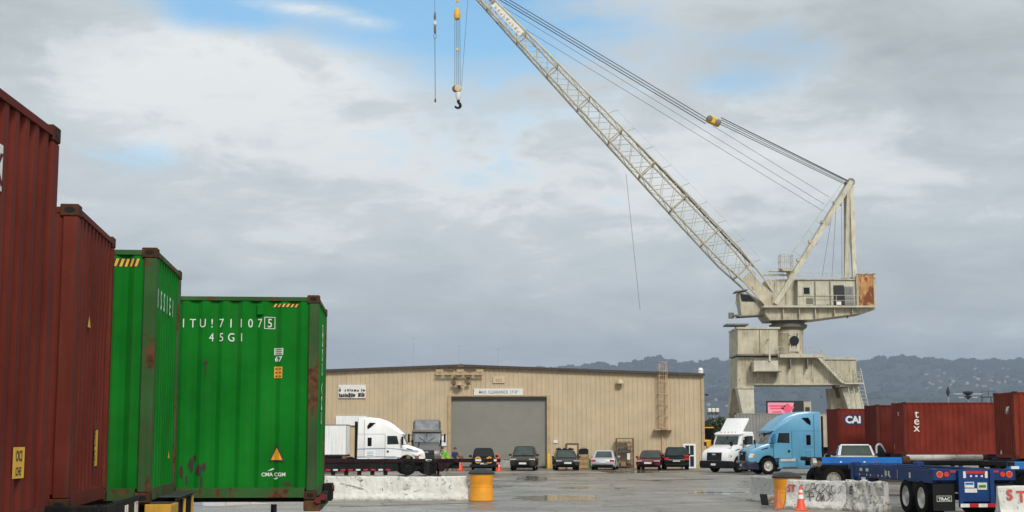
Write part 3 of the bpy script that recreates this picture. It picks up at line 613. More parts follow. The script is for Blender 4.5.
# ------------------------------------------------------------------ dockside crane
CY = 150.0
c0 = P(793, 440, CY); COX = c0.x
crane = thing('dockside_crane', 'tall weathered cream portal crane with long lattice boom over the warehouse', 'crane', (COX, CY, 0))
PLANE = [-2.6]                            # depth at which picture points are taken when none is given
def K(px, py, dy=None): q = P(px, py, CY + (PLANE[0] if dy is None else dy)); return Vector((q.x - COX, dy or 0.0, q.z))
def kpoly(pts, dy): return [(K(p[0], p[1], dy).x, K(p[0], p[1], dy).z) for p in pts]
def plate(name, m, pts, y0, y1, parent=crane, inset=.0, bevel=0): mb = MB(); mb.prism(kpoly(pts, y0), y0, y1, inset=inset); return mb.build(name, m, parent, bevel=bevel)
def rope(name, pts, r=.045, parent=crane, m='wire_rope'): mb = MB(); mb.path(pts, r, 5); return mb.build(name, m, parent)
def rail(pts, h=1.05, parent=crane, m='crane_paint', name='railing', sp=1.2, r=.03):    # handrail with posts along a polyline
    mb = MB(); up = Vector((0, 0, h))
    for a, b in zip(pts, pts[1:]):
        a, b = Vector(a), Vector(b)
        mb.tube(a + up, b + up, r, 5); mb.tube(a + up * .5, b + up * .5, r * .8, 5); n = max(1, round((b - a).length / sp))
        for k in range(n + 1): q = a.lerp(b, k / n); mb.tube(q, q + up, r, 5)
    return mb.build(name, m, parent)
F0, F1 = -2.6, 2.6                       # front and back of the portal
pg = plate('portal_girder', 'crane_paint_stained', [(737.5, 357), (856, 357.5), (857, 384.5), (833, 385), (754.5, 385), (753.5, 388), (737.5, 388)], F0, F1)
# plates on the girder: seams, stiffeners and brackets
for px in (778, 795, 812): a, b = K(px, 361), K(px, 384); mb = MB(); mb.box((a.x - .05, F0 - .06, b.z), (a.x + .05, F0 - .003, a.z)); mb.build('stiffener', 'crane_paint_stained', pg)
for py in (359, 384.3): a, b = K(754, py), K(857, py); mb = MB(); mb.box((a.x, F0 - .14, a.z - .07), (b.x, F0 - .004, a.z + .07)); mb.build('flange', 'crane_paint', pg)
mb = MB(); a, b = K(778, 357.5), K(822, 358); mb.box((a.x, F0 - 1.0, a.z - .05), (b.x, F0 - .15, a.z + .28)); mb.build('deck', 'crane_paint', pg)
for px in (789, 806): a = K(px, 359.2); mb = MB(); mb.prism([(a.x - .06, a.z), (a.x + .06, a.z), (a.x + .06, a.z - 1.0), (a.x - .06, a.z - 1.0)], F0 - .8, F0 - .01); mb.build('bracket', 'crane_dark', pg)
rail([K(778.5, 357, F0 - .9), K(790, 357, F0 - .9)], 1.05); rail([K(806, 357, F0 - .9), K(821, 357.2, F0 - .9)], 1.05)
# recessed beam coloured dark as the shade between house and girder
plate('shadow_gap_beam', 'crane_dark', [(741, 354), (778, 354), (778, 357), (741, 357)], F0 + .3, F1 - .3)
mh = plate('machinery_box', 'crane_paint_stained', [(737.8, 329), (778.2, 328), (778.2, 354), (737.8, 354.5)], F0 - .5, F1 + .2)
for px, m_ in ((748, 'crane_paint'), (758.5, 'brown_frame'), (768, 'crane_paint')): a, b = K(px, 330), K(px, 353.5); mb = MB(); mb.box((a.x - .03, F0 - .53, b.z), (a.x + .03, F0 - .503, a.z)); mb.build('panel_seam', m_, mh)
a, b = K(736.5, 328.2), K(779, 327.4); mb = MB(); mb.box((a.x, F0 - .65, a.z - .12), (b.x, F1 + .3, a.z + .08)); mb.build('roof_lip', 'crane_paint', mh)
a, b = K(737, 355.3), K(778.5, 355); mb = MB(); mb.box((a.x, F0 - .62, a.z - .06), (b.x, F1 + .3, a.z + .10)); mb.build('sill', 'crane_dark', mh)
a = K(737.8, 340); mb = MB(); mb.box((a.x - .06, -1.0, a.z - .4), (a.x - .005, .2, a.z + .4)); mb.build('louvre', 'crane_dark', mh)
a, b = K(728.5, 323.8), K(750.5, 323.6); mb = MB(); mb.box((a.x, -1.4, a.z - .05), (b.x, 1.2, a.z + .12)); mb.build('canopy_plate', 'crane_dark', mh)
for px in (734, 741, 748): a, b = K(px, 328.3), K(px, 324); mb = MB(); mb.tube((max(a.x, K(738.5, 340).x), -.6, a.z), (max(a.x, K(738.5, 340).x), -.6, b.z), .05, 6); mb.build('prop', 'crane_dark', mh)
cb = plate('control_box', 'crane_paint', [(753.8, 360.5), (778.3, 360.5), (778.3, 371.5), (753.8, 371.5)], F0 - 1.6, F0 - .15); a, b = K(753.5, 371.5), K(778.6, 372.5); mb = MB(); mb.box((a.x, F0 - 1.65, b.z), (b.x, F0 - .15, a.z - .01)); mb.build('sill', 'crane_dark', cb)
mb = MB(); a, b = K(766.5, 344), K(766.5, 362); mb.box((a.x - .09, F0 - 1.75, b.z), (a.x + .09, F0 - 1.61, a.z)); mb.build('conduit', 'crane_paint', crane)
for px in (757, 776): a, b = K(px, 372.6), K(px, 378); mb = MB(); mb.prism([(a.x - .1, b.z), (a.x + .1, b.z), (a.x + .1, a.z), (a.x - .1, a.z)], F0 - .9, F0 - .01); mb.build('knee_bracket', 'crane_paint_stained', crane)
# legs: frusta from the girder down to the ground
def leg(top, bot, yt, yb, m='crane_paint'):
    zt = K(750, 388).z; mb = MB(); xt0, xt1 = K(top[0], 400).x, K(top[1], 400).x; xb0, xb1 = K(bot[0], 400).x, K(bot[1], 400).x
    mb.loft([[(xb0, yb[0], .9), (xb1, yb[0], .9), (xb1, yb[1], .9), (xb0, yb[1], .9)], [(xt0, yt[0], zt), (xt1, yt[0], zt), (xt1, yt[1], zt), (xt0, yt[1], zt)]])
    l = mb.build('portal_leg', m, crane); mb = MB(); mb.box((xb0 - .4, yb[0] - .5, .45), (xb1 + .4, yb[1] + .5, .95)); mb.build('bogie_beam', 'crane_dark', l)
    for y in (yb[0] - .15, yb[1] + .15): mb = MB(); mb.lathe([(.35, -.1), (.42, -.1), (.42, .1), (.35, .1)], 16, ((xb0 + xb1) / 2, y, .42), 'X'); mb.build('bogie_wheel', 'dark_steel', l)
    return l
leg((737.6, 754), (747.5, 753), (F0, F0 + 1.6), (F0 - 1.0, F0 + .6)); leg((737.6, 754), (733, 741), (F1 - 1.6, F1), (F1 + .3, F1 + 2), 'crane_paint_stained')
leg((842, 859), (857, 874), (F0, F0 + 1.6), (F0 - 1.0, F0 + .6)); leg((833.5, 850), (838, 850), (F0 + 1.8, F0 + 3.6), (F0 + 1.8, F0 + 3.6), 'crane_paint_stained')
plate('leg_collar', 'crane_paint', [(737.2, 386.6), (754.3, 386.6), (754.3, 388.6), (737.2, 388.6)], F0 - .12, F0 + 1.7); plate('leg_collar', 'crane_paint', [(840, 384.6), (859, 384.6), (859, 387), (840, 387)], F0 - .5, F0 + 1.7)
plate('gusset', 'crane_dark', [(833, 385.2), (846, 385.2), (840, 398), (837, 398)], F0 + 1.7, F0 + 2.4)
# stair down the right end of the girder
st = plate('stair', 'crane_paint', [(817, 357.2), (820.5, 357.2), (845.5, 383.2), (842, 383.2)], F0 - .95, F0 - .85)
for k in range(13): f = k / 12; q = K(819 + 24.5 * f, 358.6 + 24.5 * f); mb = MB(); mb.box((q.x - .16, F0 - .84, q.z - .03), (q.x + .16, F0 - .18, q.z + .03)); mb.build('tread', 'crane_dark', st)  # treads coloured dark to stand in for the stair's shadow
a, b = K(819.5, 357.5, F0 - .95), K(844, 383, F0 - .95); mb = MB(); up = Vector((0, 0, 1.0)); mb.tube(a + up, b + up, .03, 5)
for k in range(6): q = a.lerp(b, k / 5); mb.tube(q, q + up, .025, 5)
mb.build('handrail', 'crane_paint', st)
a, b = K(842, 383.5), K(861, 384); mb = MB(); mb.box((a.x, F0 - 1.1, a.z - .1), (b.x, F0 - .15, a.z + .05)); mb.build('landing', 'crane_paint', crane); rail([K(846, 383.2, F0 - 1.05), K(860.5, 383.4, F0 - 1.05)], 1.0)
def ladder(a, b, w, name='leg_ladder', n=12):
    a, b = Vector(a), Vector(b); mb = MB()
    for s in (-w / 2, w / 2): mb.bar(a + Vector((s, 0, 0)), b + Vector((s, 0, 0)), .07, .07)
    l = mb.build(name, 'crane_paint', crane); mb = MB()
    d = (b - a).length; k = int(d / .4)
    for i in range(1, k): q = a.lerp(b, i / k); mb.tube(q - Vector((w / 2, 0, 0)), q + Vector((w / 2, 0, 0)), .025, 5)
    r = mb.build('rungs', 'crane_paint', l); struct(r, 'stuff'); return l
ladder(K(850, 383, F0 - .5), K(858, 428, F0 - 1.6), .55); ladder(K(857.5, 368, F0 - .3), K(869, 425, F0 - 1.7), .6)
# slewing column
a, b = K(793, 357.5), K(793, 325); r = (K(808, 340).x - K(778.5, 340).x) / 2; cx = (K(808, 340).x + K(778.5, 340).x) / 2
mb = MB(); mb.lathe([(r, a.z - .2), (r, b.z)], 32, (cx, 0, 0)); col = mb.build('slewing_column', 'crane_paint_stained', crane, True)
for z, e in ((a.z + .1, .12), ((a.z + b.z) / 2 + .9, .05)): mb = MB(); mb.lathe([(r + e, z), (r + e, z + .18)], 32, (cx, 0, 0)); mb.build('ring', 'crane_paint', col, True)
t0, t1 = K(793, 326).z, K(793, 319.5).z
mb = MB(); mb.lathe([(r + .1, t0 - .25), (r + .42, t0), (r + .46, t0 + .3), (r + .2, t0 + .34), (r + .2, t1 - .15), (r + .5, t1)], 32, (cx, 0, 0)); mb.build('slewing_ring', 'crane_dark', crane, True)
a, b = K(790.5, 351), K(801, 331); mb = MB(); mb.box((a.x, -r - .10, a.z), (b.x, -r + .25, b.z)); pn = mb.build('access_panel', 'crane_paint', col)
q = K(796, 340); mb = MB(); mb.lathe([(.5, -.05), (.5, .05), (.1, .06)], 14, (q.x, -r - .15, q.z), 'Y'); mb.build('porthole', 'glass_dark', pn, True)
for k, (px, py, w, h) in enumerate(((791.2, 345, .10, .5), (793.6, 345.8, .12, .45), (795.6, 345, .1, .4), (798, 346, .12, .5), (790.8, 335, .2, .12), (799, 336, .1, .7))): q = K(px, py); mb = MB(); mb.prism([(q.x - w, q.z + h / 2), (q.x + w, q.z + h / 2), (q.x, q.z - h / 2)], -r - .108, -r - .102); mb.build('rust_mark', 'brown_frame', pn)
# revolving platform and houses
pf = plate('revolving_platform', 'crane_paint_stained', [(766, 306.5), (875, 306.5), (875.5, 309.5), (866, 312.5), (812, 319.5), (770, 320), (765.5, 314)], -2.4, 2.4)
plate('deck_edge', 'crane_paint', [(764, 305.2), (876, 305.6), (876, 307.3), (764, 307.3)], -3.1, 2.6, pf)
for px in (783, 799, 815, 834, 852): a = K(px, 307.5); zz = K(px, 319 if px < 812 else 319 - (px - 812) * .12).z; mb = MB(); mb.box((a.x - .05, -2.8, zz + .1), (a.x + .05, -2.4, a.z - .02)); mb.build('rib', 'crane_paint_stained', pf)
mb = MB(); q = K(851, 316); mb.tube((q.x, -1, q.z - .1), (q.x, -1, q.z + .5), .08, 6); mb.build('drain', 'crane_dark', pf)
hl = plate('winch_house', 'crane_paint', [(767.3, 279.6), (797.6, 279.3), (797.6, 305.2), (767.3, 305.2)], -1.45, 1.45)
for px in (772, 777.5, 788): a, b = K(px, 280.5), K(px, 305); mb = MB(); mb.box((a.x - .06, -1.54, b.z), (a.x + .06, -1.453, a.z)); mb.build('panel_rib', 'crane_paint_stained', hl)
hr = plate('machinery_house', 'crane_paint', [(797.9, 280.2), (857, 280.4), (857, 305.2), (797.9, 305.2)], -2.5, 2.3)
a, b = K(797, 280), K(857, 280); mb = MB(); mb.box((a.x, -2.65, a.z), (b.x, 2.4, a.z + .12)); mb.build('roof_edge', 'crane_paint_stained', hr)
def hpart(name, m, x0, x1, y0, y1, d0=-2.56, d1=-2.503, parent=hr): a, b = K(x0, y1), K(x1, y0); mb = MB(); mb.box((a.x, d0, a.z), (b.x, d1, b.z)); return mb.build(name, m, parent)
w_ = hpart('window', 'crane_paint_stained', 802.8, 810.6, 286.3, 294.8); hpart('pane', 'glass_dark', 803.8, 809.6, 287.5, 293.8, -2.6, -2.562, w_)
d_ = hpart('doorway', 'billboard_black', 834, 844, 285.2, 305, -2.54); hpart('door_leaf', 'grey_box_paint', 845, 853.3, 286.5, 305, -2.62, -2.545); hpart('pane', 'glass_pale', 846.3, 852, 287.5, 294, -2.65, -2.622, d_)  # doorway is a flat black plate for the unlit inside
hpart('panel_seam', 'crane_dark', 815, 815.5, 281.5, 305); hpart('panel_seam', 'crane_dark', 830, 830.5, 281.5, 305); hpart('panel_seam', 'crane_paint_stained', 798.5, 833, 295.6, 296.2)
hpart('vent', 'crane_dark', 806.5, 813, 298, 303.5); hpart('cabinet', 'paper_white', 836, 840.5, 301.5, 305, -2.9, -2.6)
rp_ = plate('counterweight_box', 'crane_rust_panel', [(857.3, 274.4), (874.3, 274.2), (874.3, 306.4), (857.3, 306.4)], -2.7, 2.5)
for x0, x1, y0, y1 in ((856.6, 857.8, 274, 306.4), (873.6, 874.8, 274, 306.4), (856.6, 874.8, 273.4, 274.6)): hpart('edge_frame', 'crane_paint_stained', x0, x1, y0, y1, -2.8, -2.705, rp_)
rail([K(816, 305.3, -3.0), K(857, 305.5, -3.0)], 1.05, sp=2.0)
rail([K(798, 280, -2.4), K(855, 280.2, -2.4)], .75, sp=3.0, r=.02)
# operator cab under the boom foot
oc = plate('operator_cab', 'crane_paint_stained', [(741.5, 315.5), (766, 314), (764, 303), (748, 294), (739, 292.5)], -1.3, .9)
plate('cab_window', 'glass_dark', [(742, 301), (756, 301.5), (749, 295), (740.5, 294)], -1.38, -1.303, oc); plate('cab_sill', 'crane_dark', [(739, 316.6), (768, 314.8), (768, 313.8), (739, 315.6)], -1.8, .7, oc)
plate('cab_visor', 'crane_dark', [(736.3, 291.8), (748, 290), (748, 289.2), (736.3, 290.6)], -1.7, .7, oc); plate('cab_step', 'crane_dark', [(733.5, 314.5), (741, 314.5), (741, 315.8), (733.5, 315.8)], -1.2, 0, oc)
mb = MB(); a = K(734.5, 314.5); mb.box((a.x - .3, -.9, a.z - .25), (a.x + .2, -.4, a.z + .35)); mb.build('lamp', 'crane_dark', oc); rope('cab_rail', [K(737.5, 291.5, -1.7), K(735.8, 303, -1.7), K(740, 315, -1.7)], .04, oc, 'crane_dark')
# A-frame
PLANE[0] = 0.0
top = K(849.5, 183)
for y in (-1.95, 1.95):
    mb = MB(); mb.bar(K(775, 304.5, y), top + Vector((0, y * .35, 0)), .5, .9, (0, 1, 0)); af = mb.build('aframe_strut', 'crane_paint', crane)
    for f in (.35, .5, .66, .82):
        if y > 0: continue
        q = K(773, 304, y).lerp(top + Vector((0, y * .35, 0)), f); mb = MB(); mb.bar(q + Vector((-.45, -.1, .1)), q + Vector((.45, -.1, -.1)), .5, .3); mb.build('splice_plate', 'crane_paint_stained', af)
    mb = MB(); mb.bar(K(846.3, 279, y * .6), top + Vector((-.25, y * .3, -.4)), .42, .42); mb.build('aframe_back_leg', 'crane_paint', crane)
    mb = MB(); mb.bar(K(854.5, 279, y), top + Vector((.05, y * .3, -.5)), .42, .42); mb.build('aframe_back_leg', 'crane_paint', crane)
for f in (.3, .45, .6, .75, .9): a, b = K(773, 304, -1.7).lerp(top + Vector((0, -.6, 0)), f), K(773, 304, 1.7).lerp(top + Vector((0, .6, 0)), f); mb = MB(); mb.bar(a, b, .22); mb.build('cross_tie', 'crane_paint', crane)
mb = MB(); mb.lathe([(.2, -.75), (.42, -.7), (.32, -.3), (.42, 0), (.32, .3), (.42, .7), (.2, .75)], 16, tuple(top), 'Y'); mb.build('head_sheave', 'crane_dark', crane, True)
mb = MB(); mb.box(tuple(top + Vector((-.3, -.7, -.3))), tuple(top + Vector((.4, .7, .25)))); mb.build('head_block', 'crane_paint', crane, bevel=.1)
plate('aframe_foot', 'crane_paint_stained', [(843, 277.5), (857, 277.5), (857, 280), (843, 280)], -1.6, 1.6)
a, b = K(776, 296, -1.9), top + Vector((-.3, -.8, -.2)); off = Vector((-.9, -.3, .65)); mb = MB(); mb.tube(a.lerp(b, .25) + off, b + off * .5, .03, 5)
for k in range(9): q = a.lerp(b, .25 + .75 * k / 8); mb.tube(q, q + off * (1 - .5 * k / 8), .025, 5)
mb.build('stair_rail', 'crane_paint', crane)
# look-out basket and pipes
bk = plate('lookout_basket', 'crane_paint', [(780.5, 268), (793.5, 268), (792, 271), (784, 271)], -2.6, -1.2); a = K(780.8, 268, -2.55); b = K(793, 268, -2.55); rail([a, b, b + Vector((0, 1.3, 0)), a + Vector((0, 1.3, 0)), a], 1.4, bk, sp=.45, r=.025)
plate('basket_stem', 'crane_paint_stained', [(787, 271), (794, 271), (792, 279), (789, 279)], -2.1, -1.5, bk)
for p0, p1 in (((768.5, 271.3), (790, 271.8)), ((763.5, 274.8), (788, 275.2))): mb = MB(); mb.tube(K(*p0, -1.8), K(*p1, -1.8), .09, 6); mb.build('pipe', 'crane_paint_stained', crane)
rail([K(768, 279.5, -1.9), K(784, 279.5, -1.9)], .6, sp=1.0, r=.025)
# boom
foot, tip = K(775, 306.0), K(457, -30); ax = (tip - foot); BL = ax.length; ax.normalize(); nrm = Vector((-ax.z, 0, ax.x));
if nrm.z < 0: nrm = -nrm
def aw(t):
    pts = [(0, .32), (.06, .85), (.14, 1.22), (.25, 1.2), (.55, .95), (.85, .62), (1, .4)]
    for (t0, w0), (t1, w1) in zip(pts, pts[1:]):
        if t <= t1: return w0 + (w1 - w0) * (t - t0) / (t1 - t0)
    return .4
def bp(t, s, y): return foot + ax * (BL * t) + nrm * (s * aw(t)) + Vector((0, y * (1.72 - .95 * t), 0))
TS = [0, .06, .14, .25, .4, .55, .7, .85, 1]
boom = plate('boom', 'crane_paint_stained', [(741, 279.5), (748.5, 273), (784, 302.5), (777, 310), (769, 309.5)], -1.95, -1.7)
plate('boom_root_plate', 'crane_paint_stained', [(741, 279.5), (748.5, 273), (784, 302.5), (777, 310), (769, 309.5)], 1.6, 1.85, boom)
for s in (-1, 1):
    for y in (-1, 1): mb = MB(); mb.path([bp(t, s, y) for t in TS], .115, 8); mb.build('chord', 'crane_paint' if s > 0 else 'crane_paint_stained', boom, True)
NB = 27; tt = [.10 + .89 * k / NB for k in range(NB + 1)]
for k, (t0, t1) in enumerate(zip(tt, tt[1:])):
    for y in (-1, 1):
        for s in (-1, 1): mb = MB(); mb.tube(bp(t0, s, y), bp(t1, -s, y), .034, 5); mb.build('brace', 'crane_paint', boom)
    s2 = 1 if k % 2 else -1
    for s in (-1, 1): mb = MB(); mb.tube(bp(t0, s, -s2), bp(t1, s, s2), .036, 5); mb.build('brace', 'crane_paint', boom)
    if k % 3 == 0:
        mb = MB(); q = [bp(t0, -1, -1), bp(t0, -1, 1), bp(t0, 1, 1), bp(t0, 1, -1)]
        for a, b in zip(q, q[1:] + q[:1]): mb.tube(a, b, .08, 6)
        mb.build('cross_frame', 'crane_paint_stained', boom)
# walkway along the lower half of the boom
mb = MB(); mb.bar(bp(.09, 1, -.4) + nrm * .12, bp(.50, 1, -.4) + nrm * .12, .7, .06, tuple(nrm)); mb.build('walkway', 'crane_dark', boom)
pst = [bp(.1 + .055 * k, 1, -.9) + nrm * .15 for k in range(9)]; pe = [q + nrm * .3 + Vector((.62, 0, .1)) for q in pst]
for a, b in zip(pst, pe): mb = MB(); mb.tube(a, b, .034, 5); mb.build('walkway_post', 'crane_paint_stained', boom)
rope('walkway_line', pe, .010, boom, 'pole_grey')
ck = K(752, 283, -1.2); mb = MB(); q = [K(742, 281, -1.5), K(751, 270, -1.5), K(755.5, 273.5, -1.5), K(747.5, 284.5, -1.5)]
for a, b in zip(q, q[1:] + q[:1]): mb.tube(a, b, .05, 5)
for f in (.33, .66): mb.tube(q[0].lerp(q[1], f), q[3].lerp(q[2], f), .03, 5)
mb.build('access_gate', 'crane_paint', boom)
# name board fixed between the chords
q = [bp(.795, -.35, -1.12), bp(.795, .75, -1.12), bp(.885, .75, -1.12), bp(.885, -.35, -1.12)]; mb = MB(); mb.slab(*q, .05); nb = mb.build('name_board', 'sign_white', boom)
for k in range(9):                     # weathered print, too faded to read
    f0 = .06 + .1 * k; a, b = q[0].lerp(q[3], f0), q[0].lerp(q[3], f0 + .06); c_, d_ = q[1].lerp(q[2], f0 + .06), q[1].lerp(q[2], f0); o_ = Vector((0, -.07, 0))
    mb = MB(); mb.slab(a.lerp(d_, .15) + o_, b.lerp(c_, .15) + o_, b.lerp(c_, .15 + .2 * (1 + k % 3)) + o_, a.lerp(d_, .15 + .2 * (1 + (k + 1) % 3)) + o_, .01); mb.build('print_mark', 'crane_paint_stained', nb)
# boom head and aux jib (above the frame)
mb = MB(); mb.bar(bp(.96, 0, 0), tip + ax * 1.2, 1.0, 1.3, (0, 1, 0)); mb.build('boom_head', 'crane_paint', boom); mb = MB(); mb.lathe([(.3, -.35), (.6, -.3), (.5, 0), (.6, .3), (.3, .35)], 16, tuple(K(457, -27)), 'Y'); mb.build('sheave', 'crane_dark', boom, True)
jt = K(434.5, -46); mb = MB(); mb.bar(tip, jt, .5, .6, (0, 1, 0)); mb.build('aux_jib', 'crane_paint', boom)
# luffing ropes and equaliser
eq = K(713.5, 121, 0); tipu = K(478, -16)
for k, (y, dz) in enumerate(((-.45, .25), (-.2, .08), (.2, -.08), (.45, -.25), (.0, .36))): rope('luffing_rope', [top + Vector((-.2, y, dz * .6)), eq + Vector((.8, y, dz))], .042)
for y, dz in ((-.35, .22), (.35, -.22), (.1, .02)): rope('pendant_rope', [eq + Vector((-.8, y, dz)), tipu + Vector((0, y, dz))], .05)
mb = MB(); d = (top - eq).normalized(); mb.bar(eq - d * .75, eq + d * .75, .8, .7, (0, 1, 0)); e_ = mb.build('equaliser_block', 'label_yellow', crane, bevel=.12); mb = MB(); mb.lathe([(.2, -.5), (.32, -.45), (.32, .45), (.2, .5)], 12, tuple(eq - d * .5), 'Y'); mb.build('sheave', 'crane_dark', e_, True)
mb = MB(); mb.lathe([(.2, -.5), (.32, -.45), (.32, .45), (.2, .5)], 12, tuple(eq + d * .5), 'Y'); mb.build('sheave', 'crane_dark', e_, True)
for p0, p1 in (((824, 204), (492, 0)), ((823, 211), (500, 14)), ((829, 197), (713, 126))): rope('hoist_rope', [K(*p0), K(*p1)], .024)
for p0, p1 in (((822, 277), (832, 214)), ((832, 277), (836, 208)), ((842, 277), (841.5, 204)), ((640, 310), (626, 174))): rope('tail_rope', [K(*p0), K(*p1)], .02)
# hook blocks: things hanging from the boom
mhk = thing('hook_block', 'black crane hook under a white sheave block hanging on ropes', 'hook', (COX, CY, 0))
def hk(name, m, mbf, parent=mhk, sm=True): mb = MB(); mbf(mb); return mb.build(name, m, parent, sm)
q0 = K(457.2, 2); q1 = K(457.2, 17); hk('upper_block', 'label_yellow', lambda b: (b.bar(K(457, -27), q0, .28), b.lathe([(.1, .9), (.3, .55), (.38, 0), (.3, -.35), (.1, -.5)], 12, tuple(q1 + Vector((0, 0, .15))))))
for dx in (-2.6, -.6, 1.0, 2.9): hk('fall_rope', 'wire_rope', lambda b: b.tube(K(457.2 + dx * .9, 19), K(457.4 + dx, 86), .028, 5))
hk('fall_rope', 'wire_rope', lambda b: b.tube(K(468.5, -10), K(461.5, 86), .02, 5)); q = K(457.5, 49.5); hk('rope_guide', 'door_cream', lambda b: b.box(tuple(q + Vector((-.18, -.1, -.15))), tuple(q + Vector((.18, .1, .15)))))
q = K(458, 88.5); sb = hk('sheave_block', 'door_cream', lambda b: b.lathe([(.12, -.26), (.36, -.22), (.40, 0), (.36, .22), (.12, .26)], 16, tuple(q), 'Y')); hk('sheave', 'brown_frame', lambda b: b.lathe([(.15, -.2), (.36, -.14), (.36, .14), (.15, .2)], 14, tuple(q + Vector((-.28, -.02, -.05))), 'Y'), sb); q = K(458.2, 96.5)
hk('shank', 'cone_white', lambda b: b.lathe([(.28, .45), (.3, 0), (.2, -.3), (.1, -.5)], 12, tuple(q)))
hq = K(457.8, 105.5); pts = [hq + Vector((.06, 0, .75)), hq + Vector((.06, 0, .42))] + [hq + Vector((.29 * math.cos(u), 0, .29 * math.sin(u))) for u in [rad(75 - 30 * i) for i in range(9)]]
def hook(b):
    for i, (a, c) in enumerate(zip(pts, pts[1:])): b.tube(a, c, .16 - .01 * max(0, i - 5), 8, .16 - .01 * max(0, i - 4))
hk('hook', 'black_plastic', hook)
ax_ = thing('auxiliary_hook_line', 'thin auxiliary hoist line with swivel and weight left of the main hook', 'hook line', (COX, CY, 0))
hk('line', 'wire_rope', lambda b: (b.tube(jt, K(434.8, 12), .02, 5), b.tube(K(434.8, 38), K(435.3, 99), .035, 5)), ax_)
q = K(434.9, 20); hk('swivel', 'crane_dark', lambda b: b.lathe([(.06, .9), (.12, .6), (.14, .3), (.08, 0)], 8, tuple(q)), ax_); hk('clamp', 'sign_white', lambda b: b.lathe([(.1, .15), (.22, .05), (.2, -.2), (.1, -.3)], 8, tuple(K(434.9, 23))), ax_); hk('turnbuckle', 'crane_dark', lambda b: b.lathe([(.06, .5), (.13, .3), (.13, -.4), (.06, -.5)], 8, tuple(K(435, 29))), ax_)
q = K(435, 36); hk('shackle', 'crane_dark', lambda b: b.path([q + Vector((.14 * math.cos(u), 0, .28 * math.sin(u))) for u in [2 * math.pi * i / 10 for i in range(11)]], .035, 5), ax_); hk('weight', 'dark_steel', lambda b: (b.lathe([(.05, .2), (.1, .1), (.1, -.15), (.04, -.2)], 8, tuple(K(435.3, 100.5)))), ax_)
